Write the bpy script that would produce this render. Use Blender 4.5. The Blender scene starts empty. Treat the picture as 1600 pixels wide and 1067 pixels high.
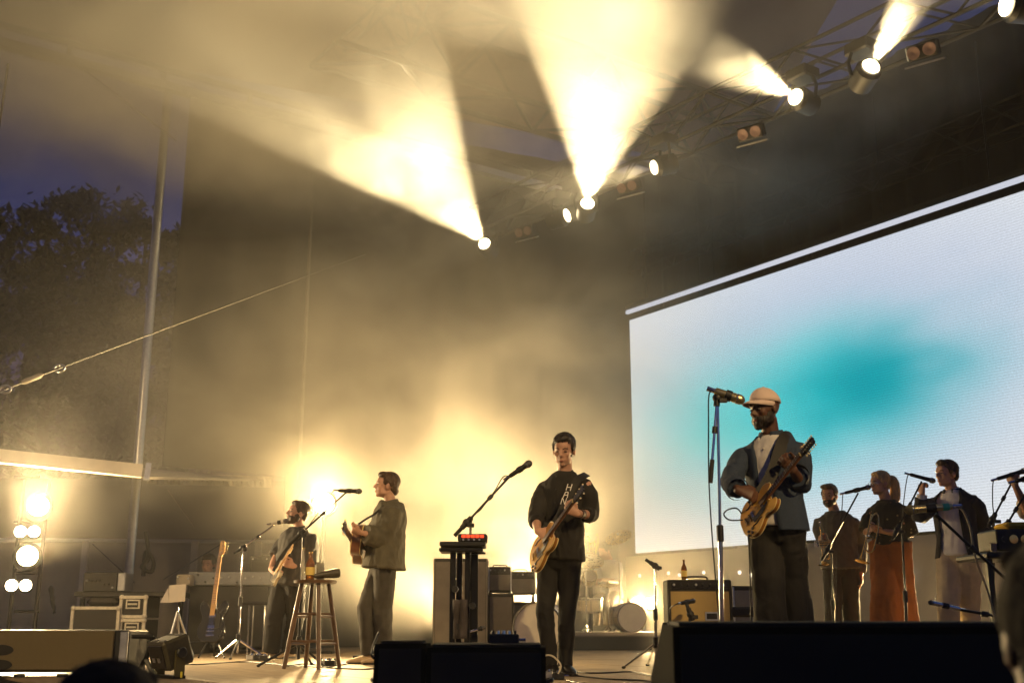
import bpy, bmesh, math, random
from mathutils import Vector as V, Matrix as MX, noise as NZ
R = math.radians
random.seed(7)
sc = bpy.context.scene
COL = sc.collection
# ---------------------------------------------------------------- camera, world, exposure
FPX, PITCH, CAMZ = 1760.0, R(14.0), 0.37
cd = bpy.data.cameras.new('camera'); cam = bpy.data.objects.new('camera', cd); COL.objects.link(cam)
cam.location = (0, 0, CAMZ); cam.rotation_euler = (R(90) + PITCH, 0, 0)
cd.sensor_width = 36.0; cd.lens = FPX * 36.0 / 1600.0; cd.clip_start = 0.05; cd.clip_end = 2000
cd.dof.use_dof = True; cd.dof.focus_distance = 8.6; cd.dof.aperture_fstop = 3.2
sc.camera = cam
w = bpy.data.worlds.new('World'); sc.world = w; w.use_nodes = True
nt = w.node_tree; nt.nodes.clear()
sky = nt.nodes.new('ShaderNodeTexSky'); sky.sky_type = 'NISHITA'; sky.sun_disc = False
sky.sun_elevation = R(-2.0); sky.sun_rotation = R(150); sky.ozone_density = 3.6
bg = nt.nodes.new('ShaderNodeBackground'); wo = nt.nodes.new('ShaderNodeOutputWorld')
SKY_STRENGTH = 0.7
bg.inputs[1].default_value = SKY_STRENGTH
nt.links.new(sky.outputs[0], bg.inputs[0]); nt.links.new(bg.outputs[0], wo.inputs[0])
sc.view_settings.view_transform = 'Standard'; sc.view_settings.look = 'None'
sc.view_settings.exposure = 0.0; sc.view_settings.gamma = 1.0; sc.view_settings.use_curve_mapping = False
sc.render.engine = 'CYCLES'
cy = sc.cycles
cy.use_denoising = True; cy.use_adaptive_sampling = True; cy.adaptive_threshold = 0.03
cy.max_bounces = 5; cy.diffuse_bounces = 2; cy.glossy_bounces = 2; cy.transmission_bounces = 3; cy.volume_bounces = 0
cy.transparent_max_bounces = 8
cy.sample_clamp_indirect = 4.0; cy.caustics_reflective = False; cy.caustics_refractive = False
cy.volume_step_rate = 1.0; cy.volume_max_steps = 128
try: cy.denoiser = 'OPENIMAGEDENOISE'
except Exception: pass

def P(px, py, Y):
    'the point at depth Y (metres ahead of the camera) that the photograph shows at that spot'
    a = (px - 800.0) / FPX; b = (533.5 - py) / FPX
    dy = math.cos(PITCH) - b * math.sin(PITCH); dz = math.sin(PITCH) + b * math.cos(PITCH)
    t = Y / dy
    return V((a * t, Y, CAMZ + dz * t))
def G(px, Y):
    'the point of the stage floor under that column at depth Y'
    q = P(px, 972, Y); return V((q.x, Y, 0))
U = V((-0.568, 0.823, 0))      # along the stage, towards the far wing
W = V((0.823, 0.568, 0))       # upstage
EL = {}
# lamps: (pos, target, cone degrees, blend, watts, colour, radius)
def lamp(name, pos, target, cone, power, col=(1, .76, .36), blend=.12, rad=.05):
    l = bpy.data.lights.new(name, 'SPOT'); l.energy = power; l.color = col; l.spot_size = R(cone); l.spot_blend = blend
    l.shadow_soft_size = rad
    o = bpy.data.objects.new(name, l); COL.objects.link(o); o.location = pos
    o.rotation_euler = (V(target) - V(pos)).to_track_quat('-Z', 'Y').to_euler()
    return o
# ---------------------------------------------------------------- materials
def mat(name, col, rough=.6, metal=0., var=.15, vs=8., bump=0., bs=60., coat=0., sheen=0., trans=0., ior=1.45, stretch=None):
    m = bpy.data.materials.new(name); m.use_nodes = True
    n = m.node_tree; b = n.nodes['Principled BSDF']
    b.inputs['Roughness'].default_value = rough; b.inputs['Metallic'].default_value = metal
    b.inputs['Coat Weight'].default_value = coat; b.inputs['Sheen Weight'].default_value = sheen
    b.inputs['Transmission Weight'].default_value = trans; b.inputs['IOR'].default_value = ior
    c = (*col, 1)
    tc = n.nodes.new('ShaderNodeTexCoord'); src = tc.outputs['Object']
    if stretch:
        mp = n.nodes.new('ShaderNodeMapping'); mp.inputs['Scale'].default_value = stretch
        n.links.new(src, mp.inputs[0]); src = mp.outputs[0]
    if var > 0:
        t = n.nodes.new('ShaderNodeTexNoise'); t.inputs['Scale'].default_value = vs; t.inputs['Detail'].default_value = 5
        n.links.new(src, t.inputs['Vector'])
        rp = n.nodes.new('ShaderNodeValToRGB')
        rp.color_ramp.elements[0].position = .3; rp.color_ramp.elements[1].position = .7
        rp.color_ramp.elements[0].color = (*[x * (1 - var) for x in col], 1)
        rp.color_ramp.elements[1].color = (*[min(1, x * (1 + var)) for x in col], 1)
        n.links.new(t.outputs[0], rp.inputs[0]); n.links.new(rp.outputs[0], b.inputs['Base Color'])
        mr = n.nodes.new('ShaderNodeMapRange'); mr.inputs[3].default_value = max(0, rough - .1); mr.inputs[4].default_value = min(1, rough + .1)
        n.links.new(t.outputs[0], mr.inputs[0]); n.links.new(mr.outputs[0], b.inputs['Roughness'])
    else:
        b.inputs['Base Color'].default_value = c
    if bump > 0:
        t2 = n.nodes.new('ShaderNodeTexNoise'); t2.inputs['Scale'].default_value = bs; t2.inputs['Detail'].default_value = 4
        bp = n.nodes.new('ShaderNodeBump'); bp.inputs['Strength'].default_value = bump; bp.inputs['Distance'].default_value = .01
        n.links.new(src, t2.inputs['Vector']); n.links.new(t2.outputs[0], bp.inputs['Height']); n.links.new(bp.outputs[0], b.inputs['Normal'])
    return m
def glow(name, col, s):
    m = bpy.data.materials.new(name); m.use_nodes = True; n = m.node_tree; n.nodes.clear()
    e = n.nodes.new('ShaderNodeEmission'); o = n.nodes.new('ShaderNodeOutputMaterial')
    e.inputs[0].default_value = (*col, 1); e.inputs[1].default_value = s
    n.links.new(e.outputs[0], o.inputs[0]); return m

# ---------------------------------------------------------------- mesh collector
def frame(d, hint=V((0, 0, 1))):
    d = V(d).normalized()
    a = hint.cross(d)
    if a.length < 1e-4: a = V((1, 0, 0)).cross(d)
    if a.length < 1e-4: a = V((0, 1, 0)).cross(d)
    a.normalize(); return a, d.cross(a).normalized(), d
def basis(o, x, y, z):
    m = MX.Identity(4)
    for i, c in enumerate((x, y, z)):
        for j in range(3): m[j][i] = c[j]
    for j in range(3): m[j][3] = o[j]
    return m
class MB:
    def __init__(s): s.v = []; s.f = []; s.m = MX.Identity(4)
    def add(s, vs, fs):
        k = len(s.v); s.v += [s.m @ V(p) for p in vs]; s.f += [tuple(i + k for i in f) for f in fs]; return s
    def box(s, c, size, x=None, z=None, bev=0.):
        c = V(c); sx, sy, sz = [q / 2 for q in size]
        X = V(x).normalized() if x is not None else V((1, 0, 0))
        Z = V(z).normalized() if z is not None else V((0, 0, 1))
        Y = Z.cross(X).normalized(); Z = X.cross(Y).normalized()
        if bev <= 0:
            vs = [c + X * (i * sx) + Y * (j * sy) + Z * (k * sz) for k in (-1, 1) for j in (-1, 1) for i in (-1, 1)]
            return s.add(vs, [(0, 2, 3, 1), (4, 5, 7, 6), (0, 1, 5, 4), (2, 6, 7, 3), (0, 4, 6, 2), (1, 3, 7, 5)])
        # chamfered box: 24 vertices
        b = min(bev, sx * .9, sy * .9, sz * .9); vs = []; idx = {}
        for i in (-1, 1):
            for j in (-1, 1):
                for k in (-1, 1):
                    for ax in range(3):
                        e = [sx - b, sy - b, sz - b]; e[ax] += b
                        idx[i, j, k, ax] = len(vs); vs.append(c + X * (i * e[0]) + Y * (j * e[1]) + Z * (k * e[2]))
        fs = []
        for sg in (-1, 1):
            q = [idx[sg, -1, -1, 0], idx[sg, 1, -1, 0], idx[sg, 1, 1, 0], idx[sg, -1, 1, 0]]; fs.append(q if sg > 0 else q[::-1])
            q = [idx[-1, sg, -1, 1], idx[1, sg, -1, 1], idx[1, sg, 1, 1], idx[-1, sg, 1, 1]]; fs.append(q[::-1] if sg > 0 else q)
            q = [idx[-1, -1, sg, 2], idx[1, -1, sg, 2], idx[1, 1, sg, 2], idx[-1, 1, sg, 2]]; fs.append(q if sg > 0 else q[::-1])
        for a in (-1, 1):
            for b2 in (-1, 1):
                fs.append([idx[-1, a, b2, 1], idx[1, a, b2, 1], idx[1, a, b2, 2], idx[-1, a, b2, 2]])
                fs.append([idx[a, -1, b2, 0], idx[a, 1, b2, 0], idx[a, 1, b2, 2], idx[a, -1, b2, 2]])
                fs.append([idx[a, b2, -1, 0], idx[a, b2, 1, 0], idx[a, b2, 1, 1], idx[a, b2, -1, 1]])
                for k in (-1, 1): fs.append([idx[a, b2, k, 0], idx[a, b2, k, 1], idx[a, b2, k, 2]])
        return s.add(vs, fs)
    def tube(s, pts, r, n=8, cap=True, hint=V((0, 0, 1))):
        pts = [V(p) for p in pts]; rr = r if isinstance(r, (list, tuple)) else [r] * len(pts)
        vs = []; fs = []; a = None
        for i, p in enumerate(pts):
            d = (pts[min(i + 1, len(pts) - 1)] - pts[max(i - 1, 0)])
            if d.length < 1e-6: d = V((0, 0, 1))
            d.normalize()
            if a is None: a, b, _ = frame(d, hint)
            else:
                a = (a - d * a.dot(d))
                if a.length < 1e-5: a, b, _ = frame(d, hint)
                a.normalize(); b = d.cross(a)
            for k in range(n):
                t = 2 * math.pi * k / n; vs.append(p + (a * math.cos(t) + b * math.sin(t)) * rr[i])
        for i in range(len(pts) - 1):
            for k in range(n):
                q = (k + 1) % n; fs.append((i * n + k, i * n + q, (i + 1) * n + q, (i + 1) * n + k))
        if cap: fs += [tuple(range(n))[::-1], tuple((len(pts) - 1) * n + k for k in range(n))]
        return s.add(vs, fs)
    def loft(s, rings, n=14, cap=True):
        'rings: (centre, half axis vector a, half axis vector b)'
        vs = []; fs = []
        for c, a, b in rings:
            for k in range(n):
                t = 2 * math.pi * k / n; ca, sa = math.cos(t), math.sin(t)
                vs.append(V(c) + V(a) * ca + V(b) * sa)
        for i in range(len(rings) - 1):
            for k in range(n):
                q = (k + 1) % n; fs.append((i * n + k, i * n + q, (i + 1) * n + q, (i + 1) * n + k))
        if cap: fs += [tuple(range(n))[::-1], tuple((len(rings) - 1) * n + k for k in range(n))]
        return s.add(vs, fs)
    def ell(s, c, r, nu=14, nv=9, m=None):
        r = r if isinstance(r, (tuple, list)) else (r, r, r); vs = []; fs = []; c = V(c)
        def tr(q): return c + (m @ q if m is not None else q)
        vs.append(tr(V((0, 0, -r[2]))))
        for j in range(1, nv):
            ph = -math.pi / 2 + math.pi * j / nv
            for k in range(nu):
                t = 2 * math.pi * k / nu
                vs.append(tr(V((r[0] * math.cos(ph) * math.cos(t), r[1] * math.cos(ph) * math.sin(t), r[2] * math.sin(ph)))))
        vs.append(tr(V((0, 0, r[2])))); top = len(vs) - 1
        for k in range(nu):
            q = (k + 1) % nu; fs.append((0, 1 + q, 1 + k)); fs.append((top, 1 + (nv - 2) * nu + k, 1 + (nv - 2) * nu + q))
            for j in range(nv - 2): fs.append((1 + j * nu + k, 1 + j * nu + q, 1 + (j + 1) * nu + q, 1 + (j + 1) * nu + k))
        return s.add(vs, fs)
    def lathe(s, prof, c, ax=(0, 0, 1), n=20, cap=True):
        'prof: (distance along the axis, radius)'
        c = V(c); a, b, d = frame(ax); return s.loft([(c + d * h, a * max(r, 1e-4), b * max(r, 1e-4)) for h, r in prof], n, cap)
    def prism(s, poly, th, o, x, y, bev=0.):
        'flat outline (in x, y axes) of thickness th, centred on the outline plane'
        X = V(x).normalized(); Z = X.cross(V(y)).normalized(); Y = Z.cross(X); o = V(o); n = len(poly)
        cx = sum(p[0] for p in poly) / n; cyy = sum(p[1] for p in poly) / n
        def pt(p, h, k=1.): return o + X * (cx + (p[0] - cx) * k) + Y * (cyy + (p[1] - cyy) * k) + Z * h
        if bev > 0:
            R0 = max(max(abs(p[0] - cx), abs(p[1] - cyy)) for p in poly); k = 1 - bev / R0
            lv = [(-th / 2, k), (-th / 2 + bev * .6, 1), (th / 2 - bev * .6, 1), (th / 2, k)]
        else: lv = [(-th / 2, 1), (th / 2, 1)]
        vs = [pt(p, h, k) for h, k in lv for p in poly]; fs = []
        for i in range(len(lv) - 1):
            for q in range(n): fs.append((i * n + q, i * n + (q + 1) % n, (i + 1) * n + (q + 1) % n, (i + 1) * n + q))
        fs += [tuple(range(n))[::-1], tuple((len(lv) - 1) * n + q for q in range(n))]
        return s.add(vs, fs)
ORG = {}
def origin(p): return ORG.get(p.name, V((0, 0, 0))) if p is not None else V((0, 0, 0))
def thing(name, label, cat, loc, group=None):
    o = bpy.data.objects.new(name, None); COL.objects.link(o); o.location = loc; o.empty_display_size = .1
    o['label'] = label; o['category'] = cat
    if group: o['group'] = group
    ORG[o.name] = V(loc); return o
def fin(name, mb, m, parent=None, smooth=True, ang=38, label=None, cat=None, group=None, kind=None, loc=None):
    'link the collected shape as ONE mesh object'
    me = bpy.data.meshes.new(name)
    og = origin(parent) if parent is not None else (V(loc) if loc is not None else V((0, 0, 0)))
    me.from_pydata([tuple(p - og) for p in mb.v], [], mb.f); me.validate()
    bm = bmesh.new(); bm.from_mesh(me); bmesh.ops.recalc_face_normals(bm, faces=bm.faces); bm.to_mesh(me); bm.free()
    o = bpy.data.objects.new(name, me); COL.objects.link(o)
    me.materials.append(m)
    if smooth: me.shade_smooth(); me.set_sharp_from_angle(angle=R(ang))
    if parent is not None: o.parent = parent; ORG[o.name] = og
    else:
        o.location = og; ORG[o.name] = og
    for k, x in (('label', label), ('category', cat), ('group', group), ('kind', kind)):
        if x: o[k] = x
    return o
def blob(name, mb, m, parent, voxel=.008, it=4, wr=0., ws=9., label=None, seed=0., wdir=(1, 1, 1)):
    'fuse the collected closed shapes into one continuous skin'
    me = bpy.data.meshes.new('tmp'); og = origin(parent)
    me.from_pydata([tuple(p - og) for p in mb.v], [], mb.f)
    bm = bmesh.new(); bm.from_mesh(me); bmesh.ops.recalc_face_normals(bm, faces=bm.faces); bm.to_mesh(me); bm.free()
    t = bpy.data.objects.new('tmp', me); COL.objects.link(t)
    r = t.modifiers.new('r', 'REMESH'); r.mode = 'VOXEL'; r.voxel_size = voxel
    if it: k = t.modifiers.new('s', 'SMOOTH'); k.factor = .5; k.iterations = it
    dg = bpy.context.evaluated_depsgraph_get(); ev = t.evaluated_get(dg)
    nm = bpy.data.meshes.new_from_object(ev); nm.name = name
    bpy.data.objects.remove(t); bpy.data.meshes.remove(me)
    if wr > 0:
        sd = V((seed, seed * 1.7, -seed))
        ns = [v.normal.copy() for v in nm.vertices]
        for v, nn in zip(nm.vertices, ns):
            q = V((v.co.x * wdir[0], v.co.y * wdir[1], v.co.z * wdir[2])) * ws + sd
            q2 = q + V((NZ.noise(q * .6), NZ.noise(q * .6 + V((9, 2, 4))), NZ.noise(q * .6 + V((3, 7, 1))))) * 1.2
            v.co += nn * (wr * ((1 - abs(NZ.noise(q2)) * 2.2) * .8 + NZ.noise(q * 2.3) * .35 + (.5 - abs(NZ.noise(q2 * 2.4))) * .55))
    nm.materials.clear(); nm.materials.append(m); nm.shade_smooth()
    o = bpy.data.objects.new(name, nm); COL.objects.link(o); o.parent = parent; ORG[o.name] = og
    if label: o['label'] = label
    return o
def curve_pts(pts, n=8):
    'smooth path through points (Catmull-Rom)'
    pts = [V(p) for p in pts]; q = [pts[0]] + pts + [pts[-1]]; out = []
    for i in range(1, len(q) - 2):
        for k in range(n):
            t = k / n; a, b, c, d = q[i - 1], q[i], q[i + 1], q[i + 2]
            out.append(.5 * ((2 * b) + (c - a) * t + (2 * a - 5 * b + 4 * c - d) * t * t + (3 * b - a - 3 * c + d) * t ** 3))
    out.append(pts[-1]); return out
# ---------------------------------------------------------------- common materials
M_black = mat('black_paint', (.012, .012, .013), .5, bump=.15, bs=140)
M_blackmetal = mat('black_metal', (.02, .02, .021), .38, .6)
M_alu = mat('aluminium', (.55, .55, .56), .34, .9, .1, 20)
M_chrome = mat('chrome', (.75, .75, .76), .14, 1., .05)
M_drape = mat('black_drape_cloth', (.012, .011, .01), .9, 0, .3, 3, .3, 40)
M_scrim = mat('side_scrim_cloth', (.022, .018, .015), .9, 0, .25, 1.2, .2, 30)
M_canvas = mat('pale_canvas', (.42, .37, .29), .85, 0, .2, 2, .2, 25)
M_tarp = mat('roof_tarp', (.03, .025, .022), .9, 0, .2, 1.5, .2, 8)
M_wire = mat('wire_galvanised', (.10, .09, .075), .6, 0, .2)
M_floor = mat('stage_plywood', (.33, .25, .16), .55, 0, .3, 3, .15, 30, stretch=(.6, 5, 1))
M_fascia = mat('stage_fascia', (.015, .014, .013), .8)
M_rubber = mat('black_rubber', (.015, .015, .015), .7)
M_cable = mat('cable_black', (.014, .013, .012), .5)
# ---------------------------------------------------------------- air
def vol_mat(name, dens, col, aniso, cloud=None):
    m = bpy.data.materials.new(name); m.use_nodes = True; n = m.node_tree; n.nodes.clear()
    o = n.nodes.new('ShaderNodeOutputMaterial'); p = n.nodes.new('ShaderNodeVolumePrincipled')
    p.inputs['Color'].default_value = (*col, 1); p.inputs['Anisotropy'].default_value = aniso
    p.inputs['Density'].default_value = dens
    n.links.new(p.outputs[0], o.inputs['Volume'])
    if cloud:
        sc_, lo, hi, det, off, pw = cloud
        def math_(op, a, b=None):
            q = n.nodes.new('ShaderNodeMath'); q.operation = op
            for i, x in enumerate((a, b)):
                if x is None: continue
                if isinstance(x, (int, float)): q.inputs[i].default_value = x
                else: n.links.new(x, q.inputs[i])
            return q.outputs[0]
        tc = n.nodes.new('ShaderNodeTexCoord'); ge = n.nodes.new('ShaderNodeNewGeometry')
        ln = n.nodes.new('ShaderNodeVectorMath'); ln.operation = 'LENGTH'; n.links.new(tc.outputs['Object'], ln.inputs[0])
        fall = math_('MAXIMUM', math_('SUBTRACT', 1.0, ln.outputs['Value']), 0.0)
        fall = math_('POWER', fall, pw)
        mp = n.nodes.new('ShaderNodeMapping'); mp.inputs['Location'].default_value = off; mp.inputs['Scale'].default_value = (1, 1, 1.35)
        n.links.new(ge.outputs['Position'], mp.inputs[0])
        t = n.nodes.new('ShaderNodeTexNoise'); t.inputs['Scale'].default_value = sc_; t.inputs['Detail'].default_value = det
        t.inputs['Roughness'].default_value = .62; t.inputs['Distortion'].default_value = .55
        n.links.new(mp.outputs[0], t.inputs['Vector'])
        mr = n.nodes.new('ShaderNodeMapRange'); mr.inputs[1].default_value = lo; mr.inputs[2].default_value = hi
        n.links.new(t.outputs[0], mr.inputs[0])
        d = math_('MULTIPLY', math_('MULTIPLY', mr.outputs[0], fall), dens)
        n.links.new(d, p.inputs['Density'])
        m.cycles.volume_step_rate = VSTEP
    else: m.cycles.homogeneous_volume = True
    m.cycles.volume_sampling = 'MULTIPLE_IMPORTANCE'
    return m
VSTEP = 1.6; HAZE = .0013
def haze_box():
    b = MB().box((0, 27, 7.4), (130, 70, 19.2))
    fin('haze', b, vol_mat('haze_air', HAZE, (.95, .90, .80), .35), smooth=False, kind='stuff', loc=(0, 27, 7.4))
def smoke(loc, r, dens, scale=.35, lo=.42, hi=.72, det=3, off=(0, 0, 0), pw=.8, aniso=.35, label=None):
    b = MB(); b.ell((0, 0, 0), 1.0, 20, 12)
    o = fin('smoke', b, vol_mat('smoke_puff', dens, (.96, .92, .82), aniso, (scale, lo, hi, det, off, pw)), kind='stuff', label=label)
    o.location = loc; o.scale = r if isinstance(r, (tuple, list)) else (r, r, r)
    return o
haze_box()
# ---------------------------------------------------------------- ground, stage
def sheet(name, pts, m, kind='structure', **k):
    b = MB(); b.add(pts, [tuple(range(len(pts)))]); return fin(name, b, m, smooth=False, kind=kind, **k)
M_ground = mat('dark_ground', (.03, .03, .025), .95, 0, .3, .5)
sheet('ground', [(-300, -60, -1.2), (300, -60, -1.2), (300, 400, -1.2), (-300, 400, -1.2)], M_ground)
LIP = V((-3.0, 7.4, 0))
def SL(t, d, z=0): return LIP + U * t + W * d + V((0, 0, z))       # stage coordinates: t along the lip, d upstage
zf = V((0, 0, -.02)); a, b_, c, d_ = SL(26, 0), SL(-14, 0), SL(-14, 17), SL(26, 17)
mb = MB(); mb.add([q + zf for q in (a, b_, c, d_)] + [q - V((0, 0, .12)) for q in (a, b_, c, d_)], [(0, 1, 2, 3), (7, 6, 5, 4), (0, 4, 5, 1), (1, 5, 6, 2), (2, 6, 7, 3), (3, 7, 4, 0)])
FLOOR = fin('stage_floor', mb, M_fascia, smooth=False, kind='structure')
rr = random.Random(11); pm = {}
for i in range(13):
    for j in range(16):
        t0, d0 = -9.2 + 2.44 * i + (1.22 if j % 2 else 0), .02 + 1.0 * j; q = SL(t0 + 1.22, d0 + .5, .009)
        if q.y < 3 or abs(q.x) > q.y * .52 + 1.2 or q.y > 19.5: continue
        b = MB(); b.box((0, 0, 0), (2.434, .994, .018), bev=.003); o = fin('deck_panel', b, M_floor, FLOOR, smooth=False)
        o.location = q + V((0, 0, rr.uniform(-.0015, .0008) - .018)); o.rotation_euler = (0, 0, math.atan2(U.y, U.x))
mb = MB(); dn = V((0, 0, -1.1)); o2 = V((0, 0, -.12)); i2 = W * .06
mb.add([a + i2 + o2, b_ + i2 + o2, b_ + i2 + dn, a + i2 + dn, d_ - i2 + o2, c - i2 + o2, c - i2 + dn, d_ - i2 + dn], [(0, 1, 2, 3), (4, 7, 6, 5), (0, 3, 7, 4), (1, 5, 6, 2)])
fin('stage_fascia', mb, M_fascia, smooth=False, kind='structure')
# ---------------------------------------------------------------- screen
SC0 = V((2.37, 21.95, 0)); SW, SZ0, SZ1 = 9.8, 1.66, 6.28
def SP(t, z, d=0): return SC0 - U * t + W * d + V((0, 0, z))
def screen():
    T = thing('led_screen', 'giant lit video screen glowing white with a soft turquoise cloud', 'screen', SP(SW / 2, SZ0))
    me = bpy.data.meshes.new('display'); og = T.location
    vs = [SP(0, SZ0), SP(SW, SZ0), SP(SW, SZ1), SP(0, SZ1)]
    me.from_pydata([tuple(v - og) for v in vs], [], [(0, 1, 2, 3)])
    uv = me.uv_layers.new(name='uv')
    for i, q in enumerate(((0, 0), (1, 0), (1, 1), (0, 1))): uv.data[i].uv = q
    m = bpy.data.materials.new('screen_picture'); m.use_nodes = True; n = m.node_tree; n.nodes.clear()
    o = n.nodes.new('ShaderNodeOutputMaterial'); e = n.nodes.new('ShaderNodeEmission'); n.links.new(e.outputs[0], o.inputs[0])
    tc = n.nodes.new('ShaderNodeTexCoord'); sx = n.nodes.new('ShaderNodeSeparateXYZ')
    nz = n.nodes.new('ShaderNodeTexNoise'); nz.inputs['Scale'].default_value = 5; nz.inputs['Detail'].default_value = 2
    n.links.new(tc.outputs['UV'], nz.inputs['Vector'])
    def mt(op, *a):
        q = n.nodes.new('ShaderNodeMath'); q.operation = op
        for i, x in enumerate(a):
            if isinstance(x, (int, float)): q.inputs[i].default_value = x
            else: n.links.new(x, q.inputs[i])
        return q.outputs[0]
    n.links.new(tc.outputs['UV'], sx.inputs[0]); nf = mt('MULTIPLY', mt('SUBTRACT', nz.outputs[0], .5), .16)
    u = mt('ADD', sx.outputs[0], nf); v = mt('ADD', sx.outputs[1], mt('MULTIPLY', nf, .7))
    def blobf(cu, cv, ru, rv, p=1.):
        a = mt('POWER', mt('ABSOLUTE', mt('DIVIDE', mt('SUBTRACT', u, cu), ru)), 2.)
        b = mt('POWER', mt('ABSOLUTE', mt('DIVIDE', mt('SUBTRACT', v, cv), rv)), 2.)
        return mt('EXPONENT', mt('MULTIPLY', mt('POWER', mt('ADD', a, b), p), -1.))
    def mix(f, a, b):
        q = n.nodes.new('ShaderNodeMix'); q.data_type = 'RGBA'
        n.links.new(f, q.inputs[0])
        for i, x in ((6, a), (7, b)):
            if isinstance(x, tuple): q.inputs[i].default_value = (*x, 1)
            else: n.links.new(x, q.inputs[i])
        return q.outputs[2]
    pale = mix(blobf(.53, .6, .43, .5, 2), (.80, .83, .86), (.56, .63, .78))
    c1 = mix(blobf(.29, .45, .27, .27), pale, (.20, .78, .76))
    c2 = mix(blobf(.51, .50, .24, .22, 1.1), c1, (.03, .60, .64))
    c3 = mix(blobf(.575, .51, .15, .165, 1.1), c2, (.0, .36, .44))
    # diode rows
    row = mt('MULTIPLY', mt('ADD', mt('SINE', mt('MULTIPLY', sx.outputs[1], 2 * math.pi * 116)), 1.), .5)
    wn = n.nodes.new('ShaderNodeTexNoise'); wn.inputs['Scale'].default_value = 260; wn.inputs['Detail'].default_value = 1
    mp = n.nodes.new('ShaderNodeMapping'); mp.inputs['Scale'].default_value = (1.3, 1, 1); n.links.new(tc.outputs['UV'], mp.inputs[0]); n.links.new(mp.outputs[0], wn.inputs['Vector'])
    st = mt('MULTIPLY', mt('ADD', mt('MULTIPLY', row, .16), .86), mt('ADD', .78, mt('MULTIPLY', wn.outputs[0], .44)))
    n.links.new(c3, e.inputs[0]); n.links.new(mt('MULTIPLY', st, SCREEN_E), e.inputs[1])
    ob = bpy.data.objects.new('display', me); COL.objects.link(ob); me.materials.append(m); ob.parent = T
    b = MB()
    for k in range(9):
        t = SW * k / 8; b.tube([SP(t, SZ0 - .02, .12), SP(t, SZ1 + .05, .12)], .03, 4)
    b.box(SP(SW / 2, SZ0 - .0, .07) + V((0, 0, 2.35)), (SW, .1, SZ1 - SZ0), x=-U)
    fin('cabinet', b, M_black, T, smooth=False)
    b = MB(); b.box(SP(SW / 2, SZ1 + .19, .02), (SW + .2, .06, .07), x=-U)
    fin('header_bar', b, glow('header_glow', (.80, .83, .95), .75), T, smooth=False)  # bar gets its brightness from an even emission colour
    # hanging frame
    b = MB(); b.box(SP(SW / 2, SZ1 + .31, .1), (SW + .3, .16, .08), x=-U)
    for k in range(5): b.tube([SP(.4 + k * 1.9, SZ1 + .3, .1), SP(.4 + k * 1.9, SZ1 + 2.6, .1)], .015, 5)
    fin('hanging_frame', b, M_blackmetal, T, smooth=False)
SCREEN_E = 1.0
screen()
# ---------------------------------------------------------------- trusses
M_truss = mat('truss_black', (.012, .011, .010), .7, 0, .2)
def truss(name, label, A, B, wd, ht, seg, m=None, r=.025, group=None, cat='truss', up=V((0, 0, 1))):
    A, B = V(A), V(B); T = thing(name, label, cat, A, group); d = (B - A).normalized(); s = d.cross(up).normalized(); m = m or M_truss
    co = [s * (i * wd / 2) + up * (j * ht) for i in (-1, 1) for j in (0, 1)]
    for q in co: fin('chord', MB().tube([A + q, B + q], r, 6), m, T)
    L = (B - A).length
    for k in range(seg):
        p0, p1 = A + d * (L * k / seg), A + d * (L * (k + 1) / seg)
        for (i, j) in ((0, 1), (2, 3), (1, 3), (0, 2)):
            x, y = (co[i], co[j]) if k % 2 == 0 else (co[j], co[i])
            fin('brace', MB().tube([p0 + x, p1 + y], r * .62, 5), m, T)
    return T
TL0, TL1 = V((-3.2, 23.1, 7.25)), V((9.2, 7.05, 7.25))
truss('lighting_truss', 'black lighting truss crossing the stage with the moving lamps hung beneath it', TL0, TL1, .5, .55, 26, r=.028)
truss('screen_truss', 'dark truss just above the top edge of the video screen', SP(-1.2, 7.35, .35), SP(10.5, 7.35, .35), .4, .45, 24, r=.02)
RA = P(640, 125, 16.4)
truss('roof_truss', 'deep dark roof truss between the two widest light beams', RA - W * 1.5, RA + W * 8, .9, 1.35, 9, r=.05, group='roof trusses')
RB = P(700, -20, 15.0)
truss('roof_truss', 'dark roof truss crossing high above the beams towards the lighting truss', RB + U * 4, RB - U * 9, .8, .9, 12, r=.035, group='roof trusses')
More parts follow.
